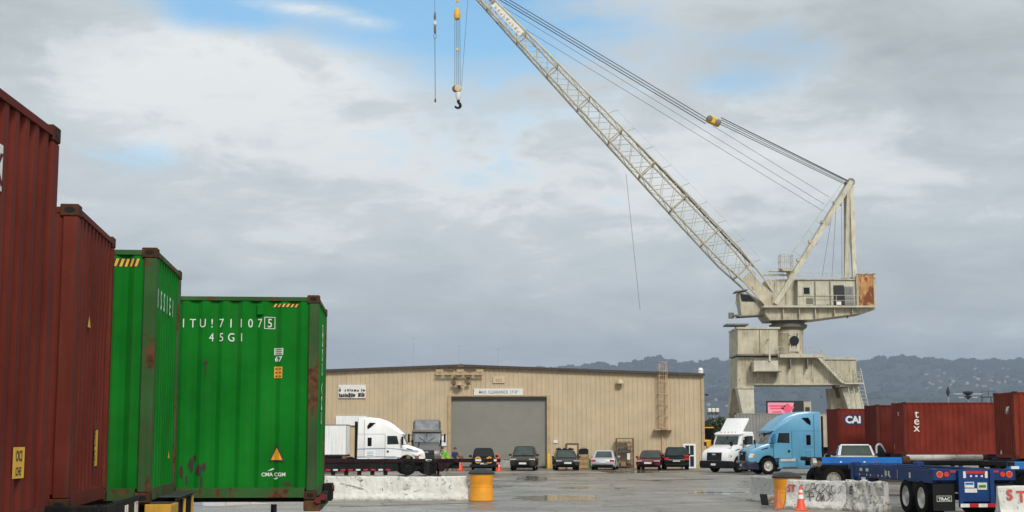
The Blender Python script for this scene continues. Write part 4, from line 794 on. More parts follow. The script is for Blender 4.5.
# ------------------------------------------------------------------ shipping containers
PCH = {'S': (.278, .036), 'N': (.278, .036), 'E': (.222, .036), 'W': (.222, .036)}   # rib pitch and depth on sides and ends
SHAPE = {'S': (.26, .50, .76), 'N': (.26, .50, .76), 'E': (.40, .55, .85), 'W': (.40, .55, .85)}
def depth(u, face='S'):
    p, d = PCH[face]; a = (u % p) / p
    s1, s2, s3 = SHAPE[face]
    if a < s1: return 0.0
    if a < s2: return d * (a - s1) / (s2 - s1)
    if a < s3: return d
    return d * (1 - (a - s3) / (1 - s3))
def breaks(u0, u1, face='S'):
    p = PCH[face][0]; out = [u0]; k = math.floor(u0 / p)
    while k * p < u1:
        for b in (0,) + SHAPE[face]:
            x = (k + b) * p
            if u0 + 1e-4 < x < u1 - 1e-4: out.append(x)
        k += 1
    return out + [u1]
WC = 2.438
class Box:
    """A freight container. Local x runs along its length, y across; faces: 'S' (-y side), 'N' (+y side), 'E' (+x end), 'W' (-x end)."""
    def __init__(s, label, L, H, loc, rz, mat, mat_worn, group, doors='W', casting='rust_casting', near=True):
        s.L, s.H = L, H; s.root = thing('shipping_container', label, 'container', loc, rz, group); s.mat = mat; r = s.root
        l, w = L / 2, WC / 2; pw = .15
        for face in 'SNEW':
            if face == doors:
                for sg in (-1, 1):
                    mb = MB(); x = -l + .03 if face == 'W' else l - .03; y0, y1 = (sg * .01, sg * (w - pw))
                    mb.box((x - .02, y0, .16), (x + .02, y1, H - .12)); d = mb.build('door_leaf', mat, r, bevel=.01); xo = x + (-.05 if face == 'W' else .05)
                    for f in (.3, .75): mb = MB(); mb.tube((xo, y1 * f, .1), (xo, y1 * f, H - .1), .018, 6); mb.build('lock_rod', 'steel', d)
                continue
            u0, u1 = (-l + pw, l - pw) if face in 'SN' else (-w + pw, w - pw); z0, z1 = .16, H - .08
            us = breaks(u0, u1, face); n = len(us); mb = MB(); rows = 9 if near else 2; sd = loc[1] * 1.3 + ord(face)
            def wave(u, z):
                if not near: return 0.0
                e = min(1, (z - z0) * 4, (z1 - z) * 4) ; d_ = max(0, mnoise.noise((u * .55 + sd, z * .9, sd)) - .28)
                return e * (-.006 - .006 * mnoise.noise((u * .9, z * .8, sd)) - .05 * d_)
            zs = [z0 + (z1 - z0) * r_ / (rows - 1) for r_ in range(rows)]
            mb.add([s.at(face, u, z, wave(u, z)) for z in zs for u in us], [(r_ * n + k, r_ * n + k + 1, (r_ + 1) * n + k + 1, (r_ + 1) * n + k) for r_ in range(rows - 1) for k in range(n - 1)])
            mb.build('side_panel' if face in 'SN' else 'end_panel', mat, r)
        us = breaks(-l + .1, l - .1); n = len(us); mb = MB(); mb.add([(u, -w + .05, H - .03 - depth(u) * .5) for u in us] + [(u, w - .05, H - .03 - depth(u) * .5) for u in us], [(k, k + 1, n + k + 1, n + k) for k in range(n - 1)]); mb.build('roof_panel', mat, r)
        mb = MB(); mb.box((-l + .05, -w + .08, .05), (l - .05, w - .08, .15)); mb.build('floor', 'chassis_black', r)
        for sy in (-1, 1):
            for z0, z1, e in ((H - .085, H - .03, 0), (.03, .165, 0)):
                mb = MB(); mb.box((-l + .17, sy * (w - .06), z0), (l - .17, sy * (w - .008), z1)); mb.build('top_rail' if z0 > 1 else 'bottom_rail', mat_worn if near else mat, r)
        for sx in (-1, 1):
            for z0, z1 in ((H - .085, H - .03), (.03, .165)):
                mb = MB(); mb.box((sx * (l - .06), -w + .165, z0), (sx * (l - .008), w - .165, z1)); mb.build('end_header' if z0 > 1 else 'end_sill', mat_worn if near else mat, r)
            for sy in (-1, 1):
                mb = MB(); mb.box((sx * (l - pw), sy * (w - pw - .02), .118), (sx * (l - .006), sy * (w - .006), H - .118)); mb.build('corner_post', mat_worn, r, bevel=.012)
                for z in (0, H - .118):
                    mb = MB(); mb.box((sx * (l - .178), sy * (w - .178), z), (sx * l, sy * w, z + .118)); c = mb.build('corner_casting', casting, r, bevel=.01)
                    mb = MB(); xo, yo, zo = sx * (l - .089), sy * (w + .002), z + .059
                    el = [(xo + .05 * math.cos(a), zo + .03 * math.sin(a)) for a in [2 * math.pi * i / 10 for i in range(10)]]; mb.prism(el, sy * (w - .01), yo)
                    el = [(sy * (w - .089) + .045 * math.cos(a), zo + .03 * math.sin(a)) for a in [2 * math.pi * i / 10 for i in range(10)]]; mb.prism(el, sx * (l - .01), sx * (l + .002), 'yz')
                    mb.build('casting_slot', 'black_plastic', c)  # holes drawn as black ovals, their inner shade put into the colour
    def at(s, face, u, z, out=0.0):        # point on the corrugated face, u metres along it; out >= 1 lies flat over the ribs
        l, w = s.L / 2, WC / 2; d = depth(u, face) + .02 - out if out < 1 else .02 - (out - 1)
        if face == 'S': return (u, -w + d, z)
        if face == 'N': return (u, w - d, z)
        if face == 'E': return (l - d, u, z)
        return (-l + d, -u, z)
    def decal(s, face, verts, faces, mat, name='lettering', parent=None, out=.004):   # flat outline (u, z) wrapped on the corrugation
        bm = bmesh.new(); vv = [bm.verts.new((x, 0, z)) for x, z in verts]
        for f in faces:
            try: bm.faces.new([vv[i] for i in f])
            except ValueError: pass
        lo, hi = min(v[0] for v in verts), max(v[0] for v in verts)
        for u in breaks(lo, hi, face)[1:-1]: bmesh.ops.bisect_plane(bm, geom=bm.verts[:] + bm.edges[:] + bm.faces[:], plane_co=(u, 0, 0), plane_no=(1, 0, 0), dist=1e-6)
        mb = MB(); bm.verts.index_update(); mb.add([s.at(face, v.co.x, v.co.z, out) for v in bm.verts], [tuple(v.index for v in f.verts) for f in bm.faces]); bm.free()
        return mb.build(name, mat, parent or s.root)
    def text(s, face, txt, u, z, h, mat='white_letter', xs=1.0, bold=.02, out=.004, rot=False, parent=None):
        vs, fs = text2d(txt, bold); c = (min(v[0] for v in vs) + max(v[0] for v in vs)) / 2
        q = [((u - y * h, z + (x - c) * h * xs) if rot == 1 else (u + y * h, z - (x - c) * h * xs) if rot == -1 else (u + (x - c) * h * xs, z + y * h)) for x, y in vs]
        return s.decal(face, q, fs, mat, parent=parent, out=out)
    def patch(s, face, pts, mat, name='sticker', out=.003, parent=None): return s.decal(face, pts, [tuple(range(len(pts)))], mat, name, parent, out)
    def rect(s, face, u0, u1, z0, z1, mat, name='sticker', out=.003, parent=None): return s.patch(face, [(u0, z0), (u1, z0), (u1, z1), (u0, z1)], mat, name, out, parent)
    def stripes(s, face, u0, u1, z0, z1):
        k = s.rect(face, u0, u1, z0, z1, 'black_letter', 'hazard_strip'); mb = None; n = max(3, int((u1 - u0) / .055)); p = (u1 - u0) / n
        for i in range(n): a = u0 + i * p; s.patch(face, [(a, z0), (a + p * .5, z0), (a + p, z1), (a + p * .5, z1)], 'label_yellow', 'stripe', .005, k)
def far_corner(L, X, Y, a, z):            # centre of a box whose far right bottom corner stands at X, Y
    c, s = math.cos(a), math.sin(a); l, w = L / 2, WC / 2
    return (X - (l * c - w * s), Y - (l * s + w * c), z)
L40, HC = 12.192, 2.896
GL = 'stacked out containers at the left'
A1, A2, A3, A4 = rad(2.0), rad(7.5), rad(6.5), rad(4.75)
c1 = Box('maroon container at the left edge, nearest of the left row', L40, HC, far_corner(L40, -3.31, 10.25, A1, 1.64), A1, 'maroon_paint', 'maroon_paint', GL)
c2 = Box('rust streaked maroon container between the nearest maroon box and the green boxes', L40, HC, far_corner(L40, -4.44, 15.8, A2, 1.60), A2, 'maroon_paint', 'maroon_paint_worn', GL)
c3 = Box('green container whose narrow end is seen beside the maroon boxes', L40, HC, far_corner(L40, -4.34, 18.6, A3, 1.55), A3, 'green_paint', 'green_paint_worn', GL)
c4 = Box('green container with white serial number on its long side', L40, HC, far_corner(L40, -2.96, 22.75, A4, 1.41), A4, 'green_paint', 'green_paint_worn', GL)
def face_uz(b, face, px, py):             # picture point to (u, z) on a face plane
    r = b.root; mw = Matrix.Translation(r.location) @ Matrix.Rotation(r.rotation_euler[2], 4, 'Z'); inv = mw.inverted()
    o = inv @ EYE; d = inv.to_3x3() @ ray(px, py); l, w = b.L / 2, WC / 2
    if face in 'SN': t = ((-w if face == 'S' else w) - o.y) / d.y; q = o + d * t; return q.x, q.z
    t = ((l if face == 'E' else -l) - o.x) / d.x; q = o + d * t; return (q.y if face == 'E' else -q.y), q.z
# nearest maroon box: logo and yellow label on its end
u, z = face_uz(c1, 'E', 2, 170); c1.rect('E', u - .42, u + .06, z - .13, z + .17, 'white_letter', 'logo_panel', 1.003)
for du, w_ in ((-.01, .05),): c1.text('E', 'K', u + du, z - .09, .2, 'maroon_paint', 1.0, out=1.006)
ua, za = face_uz(c1, 'E', 14.5, 479); ub, zb = face_uz(c1, 'E', 27.5, 447)
k = c1.rect('E', ua, ub, za, zb, 'label_yellow', 'label', 1.003); c1.text('E', 'OCI', (ua + ub) / 2, za + (zb - za) * .56, (zb - za) * .33, 'black_letter', .8, out=1.006, parent=k); c1.text('E', 'CHE', (ua + ub) / 2, za + (zb - za) * .10, (zb - za) * .26, 'black_letter', .8, out=1.006, parent=k)
# second box
ua, za = face_uz(c2, 'E', 95.5, 466); ub, zb = face_uz(c2, 'E', 99.8, 430); k = c2.rect('E', ua, ub, za, zb, 'label_yellow', 'label', 1.003); c2.text('E', 'HIGH CUBE', (ua + ub) / 2 - .05, (za + zb) / 2, .1, 'black_letter', .75, rot=1, out=1.006, parent=k)
u, z = face_uz(c2, 'E', 91, 323); c2.patch('E', [(u - .09, z - .045), (u + .09, z - .045), (u, z + .07)], 'label_yellow', 'warning_triangle', 1.003)
# third box: serial along the top of its end, stripes on the side
c3.stripes('S', c3.L / 2 - .95, c3.L / 2 - .2, HC - .22, HC - .13)
for i, ch in enumerate('ISSIEI'): c3.text('E', ch, -.93 + i * .278, HC - .66, .21, xs=.75, out=1.004)
u, z = face_uz(c3, 'E', 170, 455); c3.patch('E', [(u - .09, z - .04), (u + .09, z - .04), (u, z + .06)], 'label_yellow', 'warning_triangle', 1.003)
# fourth box: serial number on the long side
for ch, px in zip('ITU!711075', (183.2, 192.3, 202.5, 211.6, 221.3, 230.6, 241, 250.2, 259.8, 269.6)):
    u, z = face_uz(c4, 'S', px, 327.2); c4.text('S', ch, u, z, .122, xs=.80, bold=.0)
u, z = face_uz(c4, 'S', 269.6, 322.8); fr = c4.patch('S', [(u - .085, z - .10), (u + .085, z - .10), (u + .085, z - .085), (u - .07, z - .085), (u - .07, z + .085), (u + .07, z + .085), (u + .07, z - .085), (u + .085, z - .085), (u + .085, z + .10), (u - .085, z + .10)], 'white_letter', 'check_box') if False else None
for a, b, c, d in ((-.075, .075, -.085, -.077), (-.075, .075, .077, .085), (-.075, -.067, -.077, .077), (.067, .075, -.077, .077)): c4.rect('S', u + a, u + b, z + c, z + d, 'white_letter', 'check_box')
for ch, px in zip('45G1', (211, 221, 230.8, 241.3)): u, z = face_uz(c4, 'S', px, 341.2); c4.text('S', ch, u, z, .118, xs=.80, bold=.0)
u0, z1 = face_uz(c4, 'S', 273, 303.5); u1, z0 = face_uz(c4, 'S', 298.5, 307); c4.stripes('S', u0, u1, z0, z1)
u0, z1 = face_uz(c4, 'S', 257, 304); u1, z0 = face_uz(c4, 'S', 263.5, 315); mb = MB(); mb.box((u0, -WC / 2 - .0, z0), (u1, -WC / 2 + .05, z1)); mb.build('vent_cover', 'green_paint', c4.root, bevel=.01)
u0, z1 = face_uz(c4, 'S', 274, 348); u1, z0 = face_uz(c4, 'S', 283, 355); k = c4.rect('S', u0, u1, z0, z1, 'faded_sticker', 'data_plate'); c4.text('S', '67', (u0 + u1) / 2, z0 - .09, .07, 'white_letter')
for i in range(3): zz = z0 + (z1 - z0) * (.12 + .3 * i); c4.rect('S', u0 + .015, u1 - .015, zz, zz + .012, 'green_paint_worn', 'print_line', .006, k)
u0, z1 = face_uz(c4, 'S', 274, 366.5); u1, z0 = face_uz(c4, 'S', 282, 378); k = c4.rect('S', u0, u1, z0, z1, 'label_orange', 'data_plate')
for i in range(3):
    for j in range(2): uu, zz = u0 + (u1 - u0) * (.14 + .45 * j), z0 + (z1 - z0) * (.1 + .32 * i); c4.rect('S', uu, uu + (u1 - u0) * .3, zz, zz + .02, 'brown_frame', 'print_line', .006, k)
tri = [face_uz(c4, 'S', *p) for p in ((268.6, 461.5), (284.4, 461.5), (276.6, 444.2))]; k = c4.patch('S', tri, 'black_letter', 'warning_triangle'); tri = [face_uz(c4, 'S', *p) for p in ((270.6, 460), (282.4, 460), (276.6, 447.6))]; c4.patch('S', tri, 'label_orange', 'triangle_fill', .006, k)
u, z = face_uz(c4, 'S', 273.2, 476.3); c4.text('S', 'CMA CGM', u, z, .05, xs=1.0, bold=.02)
for p0, p1, p2 in (((267, 471.2), (272, 469.3), (274.3, 468.7)), ((273, 479), (276, 478.6), (278.5, 477.6))): a, b, c = (face_uz(c4, 'S', *p) for p in (p0, p1, p2)); c4.patch('S', [a, (b[0], b[1] - .012), c, (b[0], b[1] + .012)], 'white_letter', 'logo_stroke')
rs = random.Random(4)
def stain(b, px, py, rw, rh, seed):
    pts = []
    for i in range(18): a = 2 * math.pi * i / 18; r = 1 + .6 * mnoise.noise((math.cos(a) * 1.5 + seed, math.sin(a) * 1.5, seed * 2)); u, z = face_uz(b, 'S', px + rw * r * math.cos(a), py + rh * r * math.sin(a)); pts.append((u, z))
    b.patch('S', pts, 'peeled_brown', 'paint_loss', .003)
for i, a in enumerate(((191, 465, 3.2, 6), (199, 470, 3.5, 6), (181, 472, 2.0, 7), (204, 467, 2.4, 4), (205.5, 362, 1.8, 3.0), (206, 369, .7, 6), (194, 458, 2, 3), (287, 484, 5, 2), (201, 481, 1.5, 7), (186, 481, 1.2, 6))): stain(c4, *a, i * 1.7)
c4.text('E', '07 5', .1, HC - .45, .12, out=1.004); u, z = face_uz(c4, 'E', 321, 365); c4.text('E', 'CMA CGM', 0.25, 1.75, .26, rot=1, xs=.8, out=1.004)
# right hand boxes
GR = 'red containers on chassis at the right'
def corner_box(label, px, pyt, Yn, L, H, a, zb, mat, worn, grp=GR):   # near left corner seen at px
    q = P(px, 450, Yn); c, s = math.cos(a), math.sin(a); l, w = L / 2, WC / 2
    return Box(label, L, H, (q.x + l * c - w * s, Yn + l * s + w * c, zb), a, mat, worn, grp, doors='E', near=False)
L20, HS = 6.058, 2.591
r_cai = corner_box('red container with white letters on a blue panel behind the white pickup', 838.5, 410, 80, L40, HS, rad(2), 1.25, 'red_paint', 'red_paint_dark')
r_mid = corner_box('plain dark red container squeezed between its two lettered neighbours', 877.5, 405, 75.5, L40, HS, rad(1), 1.36, 'red_paint_dark', 'red_paint_dark')
r_tex = corner_box('red container with tall white stacked letters on its side', 904.5, 402, 70.5, L40, HS, rad(-1.5), 1.38, 'red_paint', 'red_paint_dark')
r_end = corner_box('orange red container cut by the right edge of the picture', 1015.5, 391, 55, L40, HS, rad(-1), 1.42, 'red_paint_bright', 'red_paint_bright')
u0, z1 = face_uz(r_cai, 'S', 844, 414.4); u1, z0 = face_uz(r_cai, 'S', 862.5, 425); k = r_cai.rect('S', u0, u1, z0, z1, 'navy_panel', 'logo_panel'); r_cai.text('S', 'CAI', (u0 + u1) / 2, z0 + (z1 - z0) * .2, (z1 - z0) * .62, xs=1.02, bold=.05, out=.007, parent=k)
for ch, py in zip('tex', (417.6, 424.6, 431.6)): u, z = face_uz(r_tex, 'S', 917.0, py); r_tex.text('S', ch, u, z, .40, xs=1.1, bold=.0)
r_tex.text('W', 'tx', .15, 1.95, .22, xs=.9); r_tex.rect('W', -.95, -.82, .25, .5, 'label_yellow', 'label')
r_end.text('W', 'W', .35, 1.75, .26, bold=.04); r_end.patch('W', [(-.7, .1), (-.45, .1), (-.57, .33)], 'faded_sticker', 'sticker')
# grey and beige boxes far behind the white truck
g1 = corner_box('grey ribbed container behind the white day cab truck', 735, 418, 122, L20, HC, rad(2), 1.35, 'grey_box_paint', 'grey_box_paint', 'far containers below the crane'); g2 = corner_box('beige container partly hidden behind the blue truck', 767, 418, 124, L20, HC, rad(2), 1.35, 'beige_box_paint', 'beige_box_paint', 'far containers below the crane')
# ------------------------------------------------------------------ wheels, chassis
def wheel_meshes(R, wd, tyre_m, rim_m, n=24):   # outer face towards -y
    t = MB(); t.lathe([(R * .62, -wd / 2), (R * .93, -wd / 2), (R, -wd * .36), (R, wd * .36), (R * .93, wd / 2), (R * .62, wd / 2)], n, (0, 0, 0), 'Y', False)
    r = MB(); r.lathe([(R * .60, -wd * .46), (R * .57, -wd * .46), (R * .50, -wd * .22), (R * .30, -wd * .18), (R * .24, -wd * .40), (R * .12, -wd * .44), (R * .01, -wd * .45)], n, (0, 0, 0), 'Y', False)
    for k in range(8): a = 2 * math.pi * k / 8; r.lathe([(R * .035, 0), (R * .035, -wd * .06)], 6, (R * .38 * math.cos(a), -wd * .2, R * .38 * math.sin(a)), 'Y')
    return t.mesh('tyre', tyre_m, True), r.mesh('rim', rim_m, True)
TRUCKW = wheel_meshes(.5, .29, 'rubber', 'rim_metal'); TRAILW = wheel_meshes(.51, .27, 'rubber', 'rim_metal'); BLACKW = wheel_meshes(.46, .27, 'rubber', 'chassis_black'); OLDW = wheel_meshes(.5, .27, 'rubber', 'rim_dull'); CARW = wheel_meshes(.34, .22, 'rubber', 'rim_metal', 18); CARWD = wheel_meshes(.36, .22, 'rubber', 'black_plastic', 18)
def wheel(parent, meshes, x, y, z=None, flip=False):
    R = max(v.co.x for v in meshes[0].vertices); w = bpy.data.objects.new('wheel', None); COL.objects.link(w); w.parent = parent; w.location = (x, y, R if z is None else z)
    if flip: w.rotation_euler[2] = math.pi
    obj('tyre', meshes[0], w); obj('rim', meshes[1], w); return w
def chassis(label, loc, rz, L, deck, mat, group, wheels_at=None, wm=TRAILW, legs_at=None, rail_h=.30, bolster='chassis_black', front_detail=None, duals=True):
    """Container chassis; +x is the kingpin end, origin on the ground under its middle."""
    c = thing('container_chassis', label, 'chassis', loc, rz, group); l = L / 2
    for sy in (-1, 1):
        mb = MB(); y = sy * .47
        mb.box((-l, y - .07, deck - .03), (l - 2.4, y + .07, deck - .012)); mb.box((-l, y - .008, deck - rail_h), (l - 2.4, y + .008, deck - .03)); mb.box((-l, y - .07, deck - rail_h - .02), (l - 2.4, y + .07, deck - rail_h))
        mb.box((l - 2.4, y - .06, deck - .06), (l, y + .06, deck - .012)); mb.build('main_rail', mat, c)
    n = max(3, int(L / 1.8))
    for k in range(n): x = -l + .5 + (L - 3.4) * k / (n - 1); mb = MB(); mb.box((x - .05, -.46, deck - rail_h * .8), (x + .05, .46, deck - .06)); mb.build('crossmember', mat, c)
    for x, nm in ((-l + .12, 'rear_bolster'), (l - .12, 'front_bolster')):
        mb = MB(); mb.box((x - .12, -WC / 2, deck - .16), (x + .12, WC / 2, deck - .014)); b = mb.build(nm, bolster if nm == 'front_bolster' else mat, c, bevel=.01)
        for sy in (-1, 1):
            mb = MB(); mb.box((x - .09, sy * 1.03, deck - .013), (x + .09, sy * 1.18, deck + .01)); mb.build('twist_lock', 'dark_steel', b)
    wx = wheels_at if wheels_at is not None else -l + 1.6
    for dx in (-.63, .63):
        mb = MB(); mb.tube((wx + dx, -1.0, .51), (wx + dx, 1.0, .51), .07, 8); mb.build('axle', 'chassis_black', c)
        for sy in (-1, 1):
            for k in range(2 if duals else 1): wheel(c, wm, wx + dx, sy * (1.08 - .31 * k), .51, sy > 0)
    mb = MB()
    for sy in (-1, 1): mb.box((wx - 1.0, sy * .42, .62), (wx + 1.0, sy * .54, deck - rail_h - .02))
    mb.build('suspension', 'chassis_black', c)
    lx = legs_at if legs_at is not None else l - 3.0
    for sy in (-1, 1):
        mb = MB(); mb.box((lx - .09, sy * .62, .35), (lx + .09, sy * .80, deck - .2)); mb.box((lx - .06, sy * .65, .06), (lx + .06, sy * .77, .36)); g = mb.build('landing_leg', mat, c); mb = MB(); mb.box((lx - .15, sy * .6, .0), (lx + .15, sy * .82, .05)); mb.build('foot', 'dark_steel', g)
    mb = MB(); mb.bar((lx, -.62, deck - .4), (lx, .62, deck - .4), .08); mb.build('leg_brace', mat, c)
    mb = MB(); mb.tube((l - .75, 0, deck - .30), (l - .75, 0, deck - .12), .045, 10); mb.lathe([(.07, -.02), (.07, .02)], 10, (l - .75, 0, deck - .30)); mb.build('kingpin', 'dark_steel', c, True)
    return c
def under(box, label, mat, bolster, ext=.3, deck=None):
    r = box.root; a = r.rotation_euler[2]; d = Vector((math.cos(a), math.sin(a), 0)); L = box.L + ext * 2
    return chassis(label, (r.location.x, r.location.y, 0), a, L, r.location.z, mat, 'chassis under the left containers', bolster=bolster)
GC = 'chassis under the left containers'
k1 = under(c1, 'dark chassis under the nearest maroon container', 'chassis_black', 'chassis_grey', .32); k2 = under(c2, 'black chassis with white reflectors under the second maroon container', 'chassis_black', 'chassis_black', .3)
k3 = under(c3, 'chassis with yellow nose block under the narrow green container', 'chassis_grey', 'chassis_grey', .2); k4 = under(c4, 'black chassis under the green container with the serial number', 'chassis_black', 'green_paint_worn', .06)
def nose(c, L, deck, bits):
    for nm, m, x0, x1, y0, y1, z0, z1 in bits: mb = MB(); mb.box((L / 2 + x0, y0, deck + z0), (L / 2 + x1, y1, deck + z1)); mb.build(nm, m, c, bevel=.008)
nose(k1, c1.L + .64, 1.64, [('marker_lamp', 'lamp_amber', .0, .06, 1.0, 1.17, -.13, -.02), ('end_plate', 'chassis_black', .0, .03, -1.2, .98, -.45, -.02)])
nose(k2, c2.L + .6, 1.60, [('end_plate', 'chassis_black', .0, .05, -1.2, 1.2, -.45, .05)] + [('reflector', 'tape_white', .051, .06, y, y + w, -.40, .0) for y, w in ((.02, .10), (.16, .09), (.78, .24))] + [('side_box', 'chassis_black', -.5, -.03, -1.45, -1.21, -.4, .06), ('marker_lamp', 'steel', -.3, -.2, -1.47, -1.455, -.2, -.1)])
nose(k3, c3.L + .4, 1.55, [('nose_block', 'yellow_paint', -.02, .04, -1.24, -.55, -.32, -.02), ('nose_block', 'yellow_paint', -.25, .04, -1.27, -1.22, -.34, -.01), ('end_plate', 'chassis_grey', .0, .012, -.54, 1.2, -.42, .03)] + [('rib', 'yellow_paint' if i in (2, 5) else 'chassis_black', .012, .05, -.5 + i * .29, -.44 + i * .29, -.42, -.0) for i in range(6)] + [('top_flange', 'chassis_grey', -.2, .06, -.54, 1.22, .03, .05)])
nose(k4, c4.L + .12, 1.41, [('lamp_box', 'chassis_black', .0, .07, -1.2, -.6, -.06, .10), ('lamp_box', 'chassis_black', -.05, .08, .6, 1.2, -.1, .16)])
def disc(parent, name, m, at, r, axis, th=.03): mb = MB(); mb.lathe([(r, -th / 2), (r, th / 2)], 14, at, axis); return mb.build(name, m, parent, False)
disc(k4, 'marker_lamp', 'lamp_dull', (c4.L / 2 + .09, -1.22, 1.45), .05, 'Y'); disc(k4, 'marker_lamp', 'lamp_dull', (c4.L / 2 + .02, -1.24, 1.40), .045, 'Y'); disc(k4, 'marker_lamp', 'lamp_dull', (c4.L / 2 + .155, .8, 1.5), .05, 'X')

# empty blue chassis in front of the red boxes
BD = 1.36
bc = chassis('dark blue empty chassis with its tail lights facing the camera', (12.9, 45.0, 0), rad(90 + 5), 7.4, BD, 'deep_blue_paint', 'empty chassis at the right', wheels_at=-2.2, legs_at=3.1, rail_h=.42, bolster='deep_blue_paint', wm=TRAILW)
rx = -7.4 / 2
def bpart(name, m, a, b, parent=bc, bevel=.0): mb = MB(); mb.box(a, b); return mb.build(name, m, parent, bevel=bevel)
for sy in (-1, 1): bpart('side_rail', 'deep_blue_paint', (rx, sy * 1.08, BD - .40), (3.4, sy * 1.19, BD - .02)); bpart('bolster_post', 'deep_blue_paint', (3.15, sy * .95, BD - .75), (3.5, sy * 1.215, BD + .08), bevel=.03)
rb = bpart('rear_crossmember', 'deep_blue_paint', (rx - .14, -1.215, BD - .32), (rx - .0, 1.215, BD - .005), bevel=.01)
for i in range(6): bpart('deck_rib', 'chassis_black', (rx + .4 + i * 1.15, -1.07, BD - .2), (rx + .5 + i * 1.15, 1.07, BD - .06))
for y in (-.25, .12): mb = MB(); mb.tube((rx, y, BD - .12), (2.8, y, BD - .12), .035, 6); mb.build('air_line', 'black_plastic', bc)
bpart('tool_box', 'chassis_black', (-.4, -.42, BD - .38), (.6, .42, BD - .08), bevel=.02)
for sy in (-1, 1):
    disc(rb, 'tail_light', 'lamp_red_lit', (rx - .15, sy * 1.03, BD - .15), .075, 'X'); disc(rb, 'light_ring', 'lamp_amber', (rx - .145, sy * 1.03, BD - .15), .095, 'X'); disc(rb, 'tail_light', 'lamp_red_lit', (rx - .15, sy * .83, BD - .15), .075, 'X')
    bpart('reflector', 'lamp_red', (rx - .155, sy * .55, BD - .10), (rx - .142, sy * .72, BD - .04), rb)
plb = bpart('plate_panel', 'deep_blue_paint', (rx - .22, -.44, BD - .92), (rx - .15, .44, BD - .02), bevel=.01)
bpart('side_stile', 'deep_blue_paint', (rx - .27, .40, BD - 1.05), (rx - .2, .52, BD - .02)); bpart('side_stile', 'deep_blue_paint', (rx - .27, -.52, BD - 1.05), (rx - .2, -.40, BD - .02))
bpart('marker_bar', 'tape_red', (rx - .235, -.28, BD - .13), (rx - .222, .30, BD - .05), plb)
for y in (.32, -.32): bpart('corner_reflector', 'tape_white', (rx - .235, y - .03, BD - .25), (rx - .222, y + .05, BD - .06), plb)
for y in (-.18, -.02, .14): bpart('marker_lamp', 'tape_white', (rx - .235, y - .03, BD - .22), (rx - .222, y + .03, BD - .17), plb)
np1 = bpart('number_plate', 'tape_white', (rx - .24, .06, BD - .52), (rx - .222, .34, BD - .36), plb); bpart('plate_band', 'bright_blue_paint', (rx - .245, .08, BD - .44), (rx - .241, .32, BD - .38), np1); bpart('number_plate', 'tape_white', (rx - .24, -.02, BD - .66), (rx - .222, .34, BD - .545), plb)
np2 = bpart('number_plate', 'faded_sticker', (rx - .24, -.32, BD - .58), (rx - .222, .0 - .04, BD - .38), plb); bpart('plate_band', 'green_bin', (rx - .245, -.28, BD - .52), (rx - .241, -.08, BD - .45), np2)
bm_ = bpart('rear_bumper', 'deep_blue_paint', (rx - .29, -1.1, BD - 1.08), (rx - .2, 1.1, BD - .96) if False else (rx - .2, .52, BD - .96), bevel=.01)
for i in range(6): y0 = -1.08 + i * .264; bpart('reflector_tape', 'tape_red' if i % 2 == 0 else 'tape_white', (rx - .297, y0, BD - 1.07), (rx - .291, y0 + .264, BD - .97), bm_)
mf = bpart('mud_flap', 'black_plastic', (rx - .05, .56, .18), (rx - .02, 1.2, BD - .42)); mb = MB(); put_text(mb, 'TRAC', lambda u, v: (rx - .056, .88 - u, v), 0, .47, .085, 1.1, bold=.03); mb.build('lettering', 'white_letter', mf)
for a, b in (((.66, .44), (1.10, .452)), ((.66, .592), (1.10, .604)), ((.66, .452), (.672, .592)), ((1.088, .452), (1.10, .592))): bpart('flap_frame', 'faded_sticker', (rx - .056, a[0], a[1]), (rx - .051, b[0], b[1]), mf)
bpart('mud_flap', 'black_plastic', (rx - .05, -1.2, .18), (rx - .02, -.56, BD - .42))
for i in range(9): x = 2.6 - i * .36; bpart('side_marker', 'lamp_red' if i % 3 == 1 else 'tape_white', (x, 1.191, BD - .34), (x + .07, 1.198, BD - .28))
for x in (2.35, 1.75): bpart('stencil', 'faded_sticker', (x, 1.191, BD - .2), (x + .25, 1.196, BD - .10))
for x in (.2, -.9): bpart('stencil', 'faded_sticker', (x, 1.191, BD - .36), (x + .02, 1.196, BD - .08))
for x in (-.2, .05, -2.0): bpart('stencil', 'faded_sticker', (x, 1.191, BD - .3), (x + .13, 1.196, BD - .14))
# brighter blue chassis crossing behind
q = P(812, 459, 60); a = rad(4); bl = 12.0
b2 = chassis('bright blue chassis lying crosswise in front of the white pickup', (q.x + bl / 2 * math.cos(a), 60 + 1.2, 0), a, bl, 1.42, 'chassis_black', 'empty chassis at the right', wheels_at=-bl / 2 + 1.35, legs_at=1.8, rail_h=.34, wm=OLDW)
mb = MB(); mb.box((-bl / 2, -1.2, 1.12), (-bl / 2 + 3.7, -1.02, 1.42)); mb.build('side_beam', 'bright_blue_paint', b2, bevel=.05, seg=2); disc(b2, 'tail_cap', 'steel', (-bl / 2 - .08, -1.1, 1.2), .2, 'X', .16); disc(b2, 'tail_light', 'brown_frame', (-bl / 2 + .1, -1.22, 1.16), .13, 'Y', .05)
disc(b2, 'beam_end', 'rust_casting', (-bl / 2 + 3.82, -1.1, 1.30), .17, 'X', .3); mb = MB(); mb.tube((-bl / 2 + 3.9, -1.0, 1.40), (-bl / 2 + 7.2, -1.0, 1.40), .13, 10); mb.build('long_roller', 'barrier_grey', b2, True); disc(b2, 'roller_end', 'rust_casting', (-bl / 2 + 7.25, -1.0, 1.40), .14, 'X', .2)
